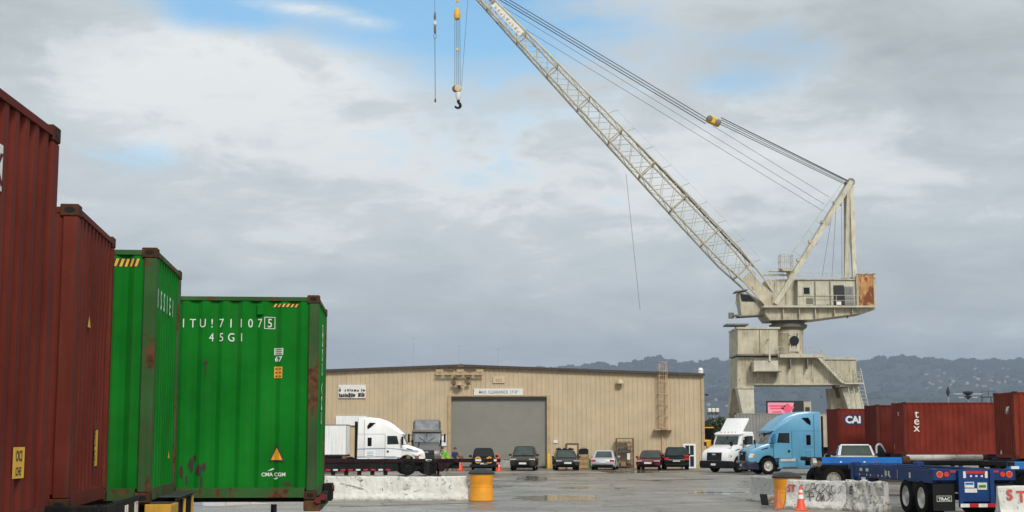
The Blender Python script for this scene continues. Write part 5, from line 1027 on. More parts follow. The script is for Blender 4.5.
for i in range(4): mb = MB(); mb.box((-bl / 2 + 1.0 + i * .5, -1.215, 1.2), (-bl / 2 + 1.08 + i * .5, -1.203, 1.26)); mb.build('side_marker', 'lamp_red' if i % 2 else 'tape_white', b2)
q = P(1004, 459, 52); b3 = chassis('bright blue chassis under the container at the right picture edge', (q.x + 6.1, 53.5, 0), rad(4), 12.2, 1.38, 'chassis_black', 'empty chassis at the right', rail_h=.34, wm=OLDW)
mb = MB(); mb.box((-6.1, -1.2, 1.08), (-1.0, -1.0, 1.38)); mb.build('side_beam', 'bright_blue_paint', b3, bevel=.04); mb = MB(); mb.box((-6.0, -1.21, 1.12), (-5.7, -1.203, 1.22)); mb.build('side_marker', 'tape_white', b3)
for b, lab, m in ((r_tex, 'dark chassis under the container with stacked white letters', 'deep_blue_paint'), (r_cai, 'dark chassis under the container with the blue letter panel', 'chassis_black'), (r_mid, 'dark chassis under the plain dark red container', 'chassis_black'), (r_end, 'dark chassis under the orange red container', 'chassis_black'), (g1, 'dark chassis under the far grey container', 'chassis_black'), (g2, 'dark chassis under the far beige container', 'chassis_black')):
    o = chassis(lab, (b.root.location.x, b.root.location.y, 0), b.root.rotation_euler[2] + math.pi, b.L + .3, b.root.location.z, m, 'chassis under the right and far containers', rail_h=.3, wm=OLDW)
# maroon chassis behind the long barrier
q0, q1 = P(300, 460, 82), P(497, 460, 84); a = math.atan2(q1.y - q0.y, q1.x - q0.x); L = (q1 - q0).length
mc = chassis('low maroon chassis with red and white tape behind the long white barrier', ((q0.x + q1.x) / 2, (q0.y + q1.y) / 2 + 1.1, 0), a, L, .98, 'chassis_maroon', None, wheels_at=-L / 2 + 6.6, legs_at=-L / 2 + 7.8, rail_h=.26, wm=BLACKW)
mb = MB(); mb.box((-L / 2, -1.2, .78), (L / 2, -1.08, .985)); sr = mb.build('side_rail', 'chassis_maroon', mc)
mb = MB(); mb.box((-L / 2, -1.25, .30), (-L / 2 + 5.4, -1.12, .74)); lr = mb.build('lower_rail', 'chassis_black', mc)  # rail made taller and black to fill the shaded underside
for i in range(11): mb = MB(); mb.box((-L / 2 + .4 + i * .43, -1.262, .33), (-L / 2 + .4 + i * .43 + .43 * (.6), -1.252, .42)); mb.build('reflector_tape', 'tape_red' if i % 3 else 'tape_white', lr)
for i in range(5): mb = MB(); x = -L / 2 + 1.7 + i * .75; mb.box((x - .12, -1.1, .06), (x + .12, -.9, .32)); mb.build('bump_stop', 'black_plastic', mc, bevel=.03)
mb = MB(); mb.box((-L / 2, -.95, .42), (-L / 2 + 9.0, -.85, .78)); mb.build('underbody_shade_box', 'chassis_black', mc)  # black box added as the shade under the bed
for x in (5.9, 6.4, 7.7, 2.2, 9.0): mb = MB(); mb.box((-L / 2 + x, -1.15, .98), (-L / 2 + x + .22, -.9, 1.17)); mb.build('twist_lock', 'brown_frame', mc, bevel=.02)
for x in (7.0, 9.9, 11.0): mb = MB(); mb.box((-L / 2 + x, -1.215, .84), (-L / 2 + x + .35, -1.203, .96)); mb.build('reflector', 'tape_white', sr)
mb = MB(); mb.box((-L / 2 + 6.9, -1.3, .1), (-L / 2 + 7.25, -1.0, .8)); mb.build('landing_leg', 'chassis_black', mc); mb = MB(); mb.prism([(-L / 2 + 7.7, .9), (-L / 2 + 8.8, .9), (-L / 2 + 8.0, .25), (-L / 2 + 7.8, .25)], -1.2, -1.0); mb.build('side_gusset', 'chassis_maroon', mc)

# ------------------------------------------------------------------ trucks
def truck(label, loc, rz, mat, mat2, sleeper=True, roof='fairing', stripe=None, wm=TRUCKW, group=None, glassm='auto_glass'):
    """Conventional tractor; nose at x = 0 pointing to -x, ground origin."""
    t = thing('tractor_truck', label, 'truck', loc, rz, group); e = 5.05 if sleeper else 3.05
    hood = [(.12, .55)] + [(1.42 + .62 * math.cos(u), .5 + .62 * math.sin(u)) for u in [math.pi - math.pi * i / 10 for i in range(11)] if .5 + .62 * math.sin(u) > .56] + [(2.06, .56), (2.06, 1.86), (1.45, 1.88), (.9, 1.72), (.28, 1.50), (.10, 1.32), (.05, .9)]
    mb = MB(); mb.prism(hood, -1.12, 1.12, inset=.12); hd = mb.build('hood', mat, t, True)
    roofl = ([(1.40, 1.84), (1.68, 2.50), (1.50, 2.56), (1.60, 2.66), (1.92, 2.94), (2.34, 3.27), (2.80, 3.53), (3.42, 3.72), (4.14, 3.79), (4.98, 3.76)] if sleeper else [(1.40, 1.84), (1.68, 2.50), (1.52, 2.58), (1.62, 2.70), (1.95, 2.78), (3.02, 2.76)])
    cab = roofl + [(e, .95), (e - .05, .62), (2.08, .62), (2.08, 1.84)]
    mb = MB(); mb.prism(cab[::-1], -1.18, 1.18, inset=.13); cb = mb.build('cab', mat, t, True)
    for sy in (-1, 1) if sleeper else (): mb = MB(); mb.box((2.1, sy * 1.20, .34), (5.0, sy * 1.12, .95)); mb.build('side_skirt', mat, t, bevel=.03)
    mb = MB(); mb.slab((1.385, -.98, 1.90), (1.385, .98, 1.90), (1.625, .92, 2.46), (1.625, -.92, 2.46), .03); mb.build('windshield', glassm, t)
    for sy in (-1, 1):
        Y = sy * 1.185
        def pane(nm, pts, m, parent=t, d=.02): mb = MB(); mb.prism(pts, Y, Y + sy * d); return mb.build(nm, m, parent)
        dr = pane('door', [(1.80, .98), (2.98, .98), (2.98, 2.56), (2.02, 2.56), (1.80, 1.95)], mat, t, .012); pane('door_gap', [(2.985, .95), (3.005, .95), (3.005, 2.58), (2.985, 2.58)], 'black_plastic', t, .008); pane('door_gap', [(1.78, .95), (2.98, .95), (2.98, .972), (1.78, .972)], 'black_plastic', t, .008)
        pane('side_window', [(1.99, 1.90), (2.84, 1.88), (2.84, 2.48), (2.14, 2.48)], 'auto_glass', dr, .022)
        mb = MB(); mb.box((2.72, Y + sy * .012, 1.32), (2.86, Y + sy * .04, 1.46)); mb.build('handle', 'black_plastic', dr)
        if sleeper: wf = pane('sleeper_window_frame', [(3.86, 1.66), (4.38, 1.66), (4.38, 2.48), (3.86, 2.48)], mat, t, .012); pane('pane', [(3.97, 1.76), (4.27, 1.76), (4.27, 2.36), (3.97, 2.36)], 'glass_dark', wf, .02); pane('roof_window', [(3.69, 3.39), (4.14, 3.41), (4.31, 3.16), (4.28, 2.94), (4.05, 3.07)], 'glass_dark', t, .012)
        if sleeper: pane('panel_gap', [(4.50, .97), (4.52, .97), (4.52, 3.62), (4.50, 3.62)], 'black_plastic', t, .006); pane('panel_gap', [(2.99, 2.60), (4.98, 2.60), (4.98, 2.615), (2.99, 2.615)], mat2, t, .006)
        mb = MB(); mb.box((2.2, sy * 1.2, .98 - .2), (3.2, sy * 1.25, .98 - .03)); mb.build('step', 'step_white', t); mb = MB(); mb.box((2.35, sy * 1.2, .42), (3.3, sy * 1.26, .48)); mb.build('step', 'chrome', t)
        mb = MB(); mb.bar((1.75, sy * 1.15, 2.35), (1.72, sy * 1.42, 2.35), .04); mb.bar((1.75, sy * 1.15, 1.95), (1.72, sy * 1.42, 1.95), .04); mb.box((1.66, sy * 1.36, 1.86), (1.82, sy * 1.52, 2.44)); mb.build('mirror', 'black_plastic' if mat != 'truck_blue' else mat2, t, bevel=.02)
        mb = MB(); mb.tube((.62, sy * 1.0, 1.6), (.55, sy * 1.12, 1.9), .025, 5); mb.box((.48, sy * 1.04, 1.80), (.58, sy * 1.2, 2.06)); mb.build('hood_mirror', 'black_plastic', t)
        mb = MB(); mb.prism([(.10, .98), (.42, 1.02), (.52, 1.22), (.22, 1.26)], sy * .98, sy * 1.13, inset=.02); mb.build('headlight', 'lamp_clear', t); mb = MB(); mb.box((.40, sy * 1.12, 1.06), (.56, sy * 1.135, 1.16)); mb.build('turn_signal', 'lamp_amber', t)
        mb = MB(); mb.prism([(.95, 1.46), (1.42, 1.55), (1.44, 1.63), (1.0, 1.52)], sy * 1.115, sy * 1.128); mb.build('hood_vent', 'black_plastic', hd)
        wheel(t, wm, 1.42, sy * 1.0, .5, sy > 0)
        for x in ((5.6, 6.95) if sleeper else (4.5, 5.8)):
            for k in range(2): wheel(t, wm, x, sy * (1.05 - .32 * k), .5, sy > 0)
        if stripe:
            for pts in stripe: pane('stripe', pts, mat2, t, .026)
        mb = MB(); mb.tube((e + .1, sy * .95, .8), (e + .1, sy * .95, 2.6 if not sleeper else 3.5), .07, 10); mb.build('exhaust_stack' if not sleeper else 'fairing_edge', 'black_plastic', t)
    mb = MB(); mb.prism([(.0, .30), (.75, .30), (.80, .55), (.62, .78), (.0, .80), (-.06, .6)], -1.22, 1.22, inset=.06); mb.build('bumper', ('truck_blue_deep' if stripe else 'black_plastic') if mat != 'truck_blue' else 'car_navy', t, True)
    mb = MB(); mb.prism([(.02, .82), (.08, 1.36), (.13, 1.36), (.07, .82)], -.62, .62); gr = mb.build('grille', 'black_plastic', t)
    for i in range(5): z = .88 + i * .1; mb = MB(); mb.box((.0 + i * .008, -.58, z), (.04 + i * .01, .58, z + .03)); mb.build('grille_bar', 'dark_steel' if mat != 'truck_blue' else 'black_plastic', gr)
    mb = MB(); mb.box((-.01, -.16, 1.16), (.06, .16, 1.28)); mb.build('badge', 'chrome', gr, bevel=.02); mb = MB(); mb.box((-.075, -.2, .48), (-.06, .2, .62)); mb.build('number_plate', 'tape_white', t)
    if sleeper: mb = MB(); mb.prism([(1.42, 2.50), (1.56, 2.48), (1.70, 2.60), (1.5, 2.62)], -1.1, 1.1, inset=.03); mb.build('sun_visor', mat2, t)
    for y in (-.6, -.3, 0, .3, .6) if not sleeper else (): mb = MB(); mb.box((1.66 if not sleeper else 1.62, y - .05, 2.70), (1.74, y + .05, 2.76)); mb.build('roof_lamp', 'lamp_amber', t)
    mb = MB(); mb.box((.6, -.42, .45), (7.6 if sleeper else 6.4, -.30, .80)); mb.box((.6, .30, .45), (7.6 if sleeper else 6.4, .42, .80)); mb.box((.7, -.3, .55), (1.9, .3, 1.1)); mb.build('frame', 'chassis_black', t)
    mb = MB(); mb.box((1.0, -.8, .40), (e - .1, .8, .95)); mb.build('shade_belly_panel', 'chassis_black', t)  # belly panel added to deepen the contact shadow under the truck
    mb = MB(); x = 6.2 if sleeper else 5.1; mb.lathe([(.5, .85), (.5, .95), (.3, 1.0)], 18, (x, 0, .0)); mb.build('fifth_wheel', 'dark_steel', t)
    for sy in (-1, 1):
        if sleeper:
            for x in (3.3, 4.2): mb = MB(); mb.box((x, sy * 1.201, .36), (x + .02, sy * 1.207, .93)); mb.build('skirt_seam', 'black_plastic', t)
            mb = MB(); mb.box((3.72, sy * 1.187, 1.02), (4.48, sy * 1.196, 1.5)); lk = mb.build('locker_door', mat, t, bevel=.004)
            for z in (1.10, 1.22, 1.34): mb = MB(); mb.box((3.82, sy * 1.197, z), (4.3, sy * 1.204, z + .03)); mb.build('vent_slot', mat2, lk)
        else:
            mb = MB(); mb.tube((2.2, sy * .95, .55), (3.5, sy * .95, .55), .3, 14); mb.build('fuel_tank', 'steel', t, True)
        mb = MB(); mb.prism([(1.78, 1.90), (2.0, 1.90), (2.13, 2.5), (2.02, 2.5)], sy * 1.186, sy * 1.192); mb.build('quarter_trim', 'black_plastic', t)
    mb = MB(); mb.box((1.52, -.02, 1.95), (1.60, .02, 2.45)); mb.build('windshield_post', 'black_plastic', t)
    for sy in (-1, 1): mb = MB(); mb.bar((1.35, sy * .1, 1.93), (1.47, sy * .62, 2.2), .02); mb.build('wiper', 'black_plastic', t)
    if roof == 'plate':
        mb = MB(); mb.prism([(1.95, 2.76), (2.12, 2.76), (2.85, 3.62), (2.75, 3.70)], -.95, .95, inset=.04); dp = mb.build('roof_deflector', mat, t, True); mb = MB(); mb.bar((2.6, -.6, 3.3), (2.9, -.6, 2.76), .05); mb.bar((2.6, .6, 3.3), (2.9, .6, 2.76), .05); mb.build('deflector_strut', 'steel', dp)
    return t
def front_at(px, Y): q = P(px, 450, Y); return (q.x, q.y, 0)
# blue sleeper: side on, nose left
tb = truck('light blue high roof sleeper truck parked side on below the crane', front_at(741.5, 87.5), rad(7), 'truck_blue', 'truck_blue_deep', glassm='glass_pale'); tb.scale = (.93, 1, 1)
tw = truck('white sleeper truck with blue stripes behind the maroon chassis', front_at(426, 95.5), rad(180 + 4), 'truck_white', 'truck_blue_deep', stripe=([(.55, 1.40), (2.95, 1.62), (2.95, 1.65), (.55, 1.44)], [(2.95, 1.60), (4.98, 1.55), (4.98, 1.58), (2.95, 1.63)], [(2.2, 1.02), (4.98, 1.0), (4.98, 1.03), (2.2, 1.05)], [(.6, .98), (1.0, 1.16), (1.0, 1.2), (.6, 1.02)])); tw.scale = (.90, 1, .93)
td = truck('white day cab truck facing the camera left of the blue truck', front_at(713.5, 91), rad(90 - 46), 'truck_white', 'black_plastic', sleeper=False, roof='plate', glassm='auto_glass_green'); td.scale = (.93, .93, .93)
tg = truck('dark grey truck facing the camera beside the roller door', front_at(426.5, 95), rad(90 + 3), 'truck_grey', 'black_plastic', sleeper=False, roof='none', glassm='glass_pale'); tg.scale = (1, .84, 1.0)
mb = MB(); mb.prism([(1.62, 2.62), (1.80, 2.62), (2.55, 3.32), (2.48, 3.40)], -1.02, 1.02, inset=.03); rf_ = mb.build('roof_fairing', 'truck_grey', tg, True); mb = MB(); mb.slab((1.625, -.92, 2.70), (1.625, .92, 2.70), (2.42, .92, 3.36), (2.42, -.92, 3.36), .02); mb.build('fairing_panel', 'glass_pale', rf_)  # fairing panel's pale grey imitates a sky reflection
mb = MB(); mb.prism([(1.9, 2.7), (3.0, 2.7), (3.0, 3.3), (2.5, 3.3)], -1.1, 1.1, inset=.05); mb.build('fairing_side', 'black_plastic', rf_)
# white box trailer at the left of the white truck
q = P(347, 440, 91); bt = thing('box_trailer', 'white box trailer standing behind the serial numbered green container', 'trailer', (q.x, 91, 0), rad(2)); 
mb = MB(); mb.box((-9, 0, 1.1), (0, 2.5, 2.98)); bx = mb.build('box_body', 'trailer_white', bt, bevel=.04)
for i in range(6): mb = MB(); mb.box((-1.5 * i - .06, -.015, 1.12), (-1.5 * i - .02, -.002, 2.96)); mb.build('panel_seam', 'steel', bx)
mb = MB(); mb.box((-9, -.03, 1.0), (0.02, 2.53, 1.099)); mb.build('lower_rail', 'chassis_black', bt); mb = MB(); mb.box((-9, -.02, 2.981), (0.01, 2.52, 3.03)); mb.build('top_rail', 'steel', bt)
for x in (-8, -6.8):
    for y in (.15, 2.35): wheel(bt, OLDW, x, y, .5, y > 1)
mb = MB(); mb.prism([(-3.4, .75), (-.3, .75), (-.2, .99), (-3.4, .99)], .05, 2.4); mb.build('nose_frame', 'chassis_black', bt)
mb = MB(); mb.box((-2.2, .3, .05), (-2.0, .5, .75)); mb.box((-2.2, 2.0, .05), (-2.0, 2.2, .75)); mb.build('landing_leg', 'chassis_black', bt)

# ------------------------------------------------------------------ cars
def car(label, loc, rz, mat, L=4.6, Wd=1.82, H=1.5, kind='sedan', rack=False, wm=CARW, glassm='auto_glass', group='vehicles parked along the warehouse', lower=None):
    """Nose points to +x; ground origin under the middle."""
    c = thing('parked_car' if kind != 'pickup' else 'pickup_truck', label, 'car' if kind != 'pickup' else 'pickup', loc, rz, group); l, w = L / 2, Wd / 2; R = max(v.co.x for v in wm[0].vertices)
    belt = H * (.60 if kind != 'pickup' else .69); gz = .22 if kind == 'sedan' else .27
    fx, bx = l - .86, -l + .86 if kind != 'pickup' else -l + 1.0
    def arch(cx): return [(cx + (R + .07) * math.cos(u), R + (R + .07) * math.sin(u)) for u in [math.pi * i / 8 for i in range(9)] if R + (R + .07) * math.sin(u) > gz + .02]
    hoodz = belt * .93 if kind == 'sedan' else belt * .98
    prof = [(l - .06, gz + .12), (l, gz + .35), (l - .04, hoodz * .78), (l - .22, hoodz * .90), (l * .38, belt), ]
    prof += {'sedan': [(-l * .62, belt * 1.02), (-l + .12, belt * 1.0), (-l + .02, belt * .82), (-l + .0, gz + .3), (-l + .08, gz + .1)], 'suv': [(-l * .8, belt), (-l + .06, belt * .98), (-l, belt * .7), (-l + .0, gz + .3), (-l + .08, gz + .1)], 'pickup': [(-l * .08, belt), (-l + .05, belt), (-l, belt * .95), (-l, gz + .3), (-l + .05, gz + .2)]}[kind]
    low = [(bx - R - .09, gz)] + arch(bx)[::-1] + [(bx + R + .09, gz), (fx - R - .09, gz)] + arch(fx)[::-1] + [(fx + R + .09, gz)]
    mb = MB(); mb.prism((prof + low), -w, w, inset=.09); mb.build('body', mat, c, True)
    x0, x1, x2, x3 = {'sedan': (-l * .70, -l * .36, l * .10, l * .44), 'suv': (-l + .10, -l + .36, l * .10, l * .42), 'pickup': (-l * .06, l * .02, l * .26, l * .50)}[kind]
    wb, wt = w - .06, w - .24
    B = [(x0, -wb, belt - .02), (x3, -wb, belt - .02), (x3, wb, belt - .02), (x0, wb, belt - .02)]; T = [(x1, -wt, H), (x2, -wt, H), (x2, wt, H), (x1, wt, H)]; B, T = [Vector(p) for p in B], [Vector(p) for p in T]
    mb = MB(); mb.loft([B, T]); mb.build('cabin', mat, c, bevel=.07, seg=2)
    def pane(nm, i, j, u0, u1, v0, v1, m, th=.012):
        a, b, cc, d = B[i], B[j], T[j], T[i]
        f = lambda u, v: a.lerp(b, u).lerp(d.lerp(cc, u), v)
        n_ = (b - a).cross(d - a).normalized(); mb = MB(); mb.slab(*(p + n_ * .002 for p in (f(u0, v0), f(u1, v0), f(u1, v1), f(u0, v1))), th); return mb.build(nm, m, c)
    pane('windshield', 1, 2, .07, .93, .08, .90, glassm); pane('rear_window', 3, 0, .10, .90, .12, .86, glassm)
    for i, j in ((0, 1), (2, 3)): pane('side_window', i, j, .06, .46, .12, .86, 'auto_glass'); pane('side_window', i, j, .50, .93, .12, .86, 'auto_glass')
    for sy in (-1, 1):
        for x in (fx, bx): wheel(c, wm, x, sy * (w - .12), R, sy > 0)
        mb = MB(); mb.prism([(l - .30, hoodz * .70), (l - .04, hoodz * .66), (l - .05, hoodz * .82), (l - .26, hoodz * .86)], sy * (w - .45), sy * (w - .03), inset=.02); mb.build('headlight', 'lamp_clear', c)
        mb = MB(); mb.box((-l - .012, sy * (w - .38), belt * .72), (-l + .10, sy * (w - .05), belt * .90)); mb.build('tail_light', 'lamp_red', c, bevel=.02)
        mb = MB(); mb.box((x3 - .42, sy * (w - .02), belt + .0), (x3 - .28, sy * (w + .19), belt + .15)); mb.build('mirror', mat if kind != 'pickup' else 'black_plastic', c, bevel=.03)
    mb = MB(); mb.box((l - .03, -w * .62, gz + .14), (l + .012, w * .62, hoodz * .70)); mb.build('grille', lower or 'black_plastic', c, bevel=.02); mb = MB(); mb.box((l + .013, -.26, gz + .2), (l + .025, .26, gz + .33)); mb.build('number_plate', 'tape_white', c)
    mb = MB(); mb.box((-l - .025, -.26, belt * .62), (-l - .013, .26, belt * .62 + .14)); mb.build('number_plate', 'tape_white', c); mb = MB(); mb.box((-l - .012, -w + .12, gz + .05), (-l + .1, w - .12, gz + .2)); mb.build('rear_bumper', 'black_plastic', c, bevel=.02)
    mb = MB(); mb.box((-l + .25, -w + .25, gz - .06), (l - .25, w - .25, gz + .25)); mb.build('floor_pan', 'black_plastic', c)  # black floor set low to strengthen the contact shadow
    if rack:
        for sy in (-1, 1): mb = MB(); mb.box((x1 + .1, sy * (wt - .06), H + .06), (x2 - .1, sy * (wt - .02), H + .11)); mb.build('roof_rail', 'black_plastic', c)
        for f in (.1, .5, .9): mb = MB(); x = x1 + (x2 - x1) * f; mb.box((x - .03, -wt, H + .01), (x + .03, wt, H + .06)); mb.build('roof_bar', 'black_plastic', c)
        for y in (-.4, 0, .4): mb = MB(); mb.box((x1 + .2, y - .07, H + .06), (x2 - .3, y + .07, H + .16)); mb.build('rack_load', 'dark_steel', c, bevel=.02)
    if kind != 'pickup': c.scale = (.94, .94, .93)
    return c
def spot(px, Y): q = P(px, 450, Y); return (q.x, q.y, 0)
car('dark bronze off roader parked before the roller door facing out', spot(524.5, 97.5), rad(-90 - 4), 'car_bronze', 4.6, 1.8, 1.74, 'suv', glassm='auto_glass_green')
car('charcoal wagon with loaded roof rack beside the side door', spot(565.5, 99), rad(-90 + 2), 'car_charcoal', 4.5, 1.72, 1.44, 'suv', True, glassm='auto_glass_green')
car('silver saloon parked tail out behind the crate', spot(605, 99.5), rad(90 - 8), 'car_silver', 4.6, 1.76, 1.42, 'sedan', glassm='auto_glass_green')
car('maroon hatchback facing the camera left of the ladder', spot(651, 99), rad(-90 - 12), 'car_maroon', 4.3, 1.75, 1.42, 'suv', glassm='auto_glass_green')
tc_ = car('black sport utility vehicle with red tail lamps right of the maroon car', spot(675.5, 100), rad(90 - 5), 'car_black', 4.6, 1.84, 1.66, 'suv')
mb = MB(); mb.box((-2.37, -.95, .98), (-2.34, -.55, 1.08)); mb.build('light_bar', 'lamp_red', tc_); mb = MB(); mb.box((-2.37, -.55, .72), (-2.352, .55, .76)); mb.build('chrome_strip', 'chrome', tc_)
jp = car('black off roader with two round yellow lamp covers', spot(483.5, 96), rad(-90 + 2), 'car_black', 4.3, 1.7, 1.62, 'suv', glassm='glass_dark')
for y in (-.42, .38):
    disc(jp, 'lamp_cover', 'lamp_yellow', (2.28, y, .80), .24, 'X', .08)
    mb = MB(); mb.bar((2.33, y - .2, .80), (2.33, y + .2, .80), .03, .05); mb.bar((2.33, y, .62), (2.33, y, .98), .03, .05); mb.build('cover_cross', 'brown_frame', jp)
mb = MB(); mb.box((2.2, -1.0, .3), (2.34, 1.0, .5)); mb.build('bull_bar', 'black_plastic', jp, bevel=.03)
pk = car('white pickup truck behind the bright blue chassis', spot(854, 74), rad(-90 - 8), 'car_white', 5.4, 2.0, 1.88, 'pickup', glassm='auto_glass_green', group=None, wm=CARWD)
for a_, b_ in (((.95, 1.02, .8), (1.05, 1.02, 1.8)), ((1.05, 1.02, 1.8), (1.02, 1.14, 1.9)), ((1.02, 1.14, 1.9), (.98, 1.28, 1.86)), ((.98, 1.28, 1.86), (.9, 1.46, 1.5))): mb = MB(); mb.tube(a_, b_, .05, 8); mb.build('door_frame', 'car_white', pk, True)
mb = MB(); mb.prism([(1.06, .6), (1.5, .6), (1.46, 1.45), (1.28, 1.82), (1.08, 1.8)], .94, .98, 'yz'); mb.build('open_door', 'glass_dark', pk)
# ------------------------------------------------------------------ barriers, barrels, cones
JP = [(.30, 0), (.30, .08), (.17, .30), (.10, .52), (.08, 1.0)]
def barrier(label, a, b, h, mat, seed, rough=.012, name='jersey_barrier', group='concrete barriers'):
    """Concrete barrier between two ground points, profile in its cross section, chipped edges."""
    a, b = Vector(a), Vector(b); L = (b - a).length; d = (b - a).normalized(); rz = math.atan2(d.y, d.x)
    t = thing(name, label, 'barrier', a, rz, group); n = max(8, int(L / .10)); secs = []
    half = [(.305, 0), (.30, .07), (.235, .18), (.165, .30), (.135, .42), (.11, .58), (.092, .80), (.085, .95), (.06, 1.0)]
    prof = [(y, z) for y, z in half] + [(-y, z) for y, z in reversed(half)]
    for k in range(n + 1):
        x = L * k / n; e = min(k, n - k); s = []
        for j, (y, z) in enumerate(prof):
            p = Vector((x, y * 1.0, z * h)); nz = mnoise.fractal(p * 3.1 + Vector((seed, seed, 0)), 1.0, 2.0, 4); chip = max(0, mnoise.noise(p * 2.2 + Vector((seed * 3, 0, 0))) - .25)
            m = rough * nz * 2
            if z == 0: zz = 0
            else: zz = z * h + m * .8 - (chip * .10 if z > .9 else 0)
            yy = y + (m + (-chip * .16 if (z < .12 or z > .9) else 0)) * (1 if y > 0 else -1)
            xx = x + (mnoise.noise(p * 4 + Vector((seed, 5, 5))) * .05 if e == 0 else 0); s.append((xx, yy, zz))
        secs.append(s)
    mb = MB(); mb.loft(secs); mb.build('barrier_body', mat, t, False); return t, L
def face_pt(L, h, side=-1):               # (u along, v up) on the sloped upper face of a barrier
    def fn(u, v):
        y = .135 - (.135 - .085) * max(0, min(1, (v / h - .42) / .53)); 
        if v / h < .42: y = .165 - (.165 - .135) * (v / h - .30) / .12
        return (u, side * (y + .022), v)
    return fn
a, b = G(330, 500.5), G(467.5, 500.8)
ba, L = barrier('long chipped white barrier lying behind the green container', (a.x - .2, a.y, 0), (b.x, a.y + .15, 0), .86, 'barrier_white', 1.7, .016)
mb = MB(); mb.box((.35, -.2, .5), (.37, -.19, .52)); 
# dark joint plate at the left end of the long barrier
mb = MB(); mb.box((-.08, -.28, .02), (-.03, .28, .80)); mb.build('end_plate', 'chassis_black', ba)
for i, (u, v, w, h, r) in enumerate(((1.0, .52, .9, .03, -.25), (2.95, .48, .3, .16, .3), (3.6, .55, .08, .1, 1.0), (4.3, .62, .22, .04, .7), (4.5, .50, .18, .03, .9), (3.35, .36, .35, .03, .2), (2.4, .62, .1, .04, 0))):
    fn = face_pt(L, .86); pts = [fn(u + w * .5 * math.cos(q) * math.cos(r) - h * .5 * math.sin(q) * math.sin(r), v + (w * .5 * math.cos(q) * math.sin(r) + h * .5 * math.sin(q)) * (1 + .3 * math.sin(5 * q + i))) for q in [2 * math.pi * j / 14 for j in range(14)]]
    mb = MB(); mb.add(pts, [tuple(range(14))]); mb.build('scar', 'barrier_rough', ba)
# right hand run of barriers
g0, g1 = G(749, 500.5), G(779, 505); h_ = Vector((.2, .15, 0)); barrier('plain grey white barrier just left of the right orange barrel', g1 + h_, g0 + h_, .88, 'barrier_grey', 4.1, .010)
b0, b1, b2_ = G(791, 508.3), G(851, 511), G(890, 513.5); off = Vector((0, .31, 0))
bs, L = barrier('graffiti covered barrier with painted ST behind the upright cone', b0 + off, b1 + off, .90, 'barrier_white', 6.3, .014)
fn = face_pt(L, .90, -1); mb = MB(); put_text(mb, 'ST', lambda u, v: fn(u, v), .20, .53, .21, 1.0, bold=.03); mb.build('lettering', 'red_letter', bs)
rg = random.Random(8)
for i in range(15):                      # scrawled black tag: two rows of tall letters
    u = .56 + (L - .66) * (i % 8) / 8; v = .52 if i < 8 else .27; mb = MB(); pts = []; k = rg.randrange(4)
    shape = [[(0, 0), (.0, .2), (.09, .23), (.12, .1), (.02, .1)], [(.1, .22), (.0, .2), (.1, .1), (.0, .0)], [(0, .22), (.04, 0), (.09, .2), (.13, 0)], [(.11, .2), (.02, .2), (.0, .04), (.1, 0), (.11, .1)]][k]
    ss, tl = rg.uniform(1.0, 1.5), rg.uniform(-.35, .35); pts = [Vector(fn(u + (x + z * tl) * ss, v + rg.uniform(-.02, .02) + z * ss * .95)) + Vector((0, -.006, 0)) for x, z in shape]; mb.path(pts, rg.uniform(.006, .012), 4); mb.build('graffiti_stroke', 'spray_black', bs)
bcx, L = barrier('crumbling barrier end nearest the camera beside the blue chassis', b1 + off + Vector((.03, -.02, 0)), b2_ + off, .92, 'barrier_rough', 9.2, .045)
fn = face_pt(L, .92, -1); mb = MB(); put_text(mb, 'E', lambda u, v: (fn(u, v)[0], fn(u, v)[1] - .03, v), .25, .52, .24, .8, bold=.02); mb.build('lettering', 'black_letter', bcx)
q = P(994.5, 470, 39.9); bd, L = barrier('white barrier with red ST at the bottom right corner', (q.x + .05, 39.9, 0), (q.x + 3.4, 40.0, 0), .93, 'barrier_white', 12.5, .012)
fn = face_pt(L, .93); mb = MB(); put_text(mb, 'S', lambda u, v: fn(u, v), .30, .56, .27, 1.0, bold=.03); put_text(mb, 'T', lambda u, v: fn(u, v), .62, .50, .29, 1.0, bold=.03); put_text(mb, 'OP', lambda u, v: fn(u, v), 1.25, .54, .28, 1.0, bold=.03); mb.build('lettering', 'red_letter', bd)
def barrel(label, loc):
    b = thing('sand_barrel', label, 'barrel', loc, 0, 'yellow sand barrels'); mb = MB(); mb.lathe([(.425, 0), (.44, .02), (.435, .08), (.415, .49), (.425, .50), (.425, .53), (.385, .54), (.395, .58), (.45, .93), (.455, .96)], 32); mb.build('drum', 'barrel_yellow', b, True)
    mb = MB(); mb.lathe([(.48, .94), (.485, .99), (.44, 1.03), (.30, 1.10), (.12, 1.14), (.02, 1.145)], 32); mb.build('lid', 'barrel_lid', b, True); return b
q = G(481.2, 501.2); barrel('yellow sand barrel with dark lid at the end of the long white barrier', (q.x, q.y + .4, 0)); q = G(789.5, 507.8); barrel('yellow orange barrel with dark lid between the right barriers', (q.x, q.y + .35, 0))
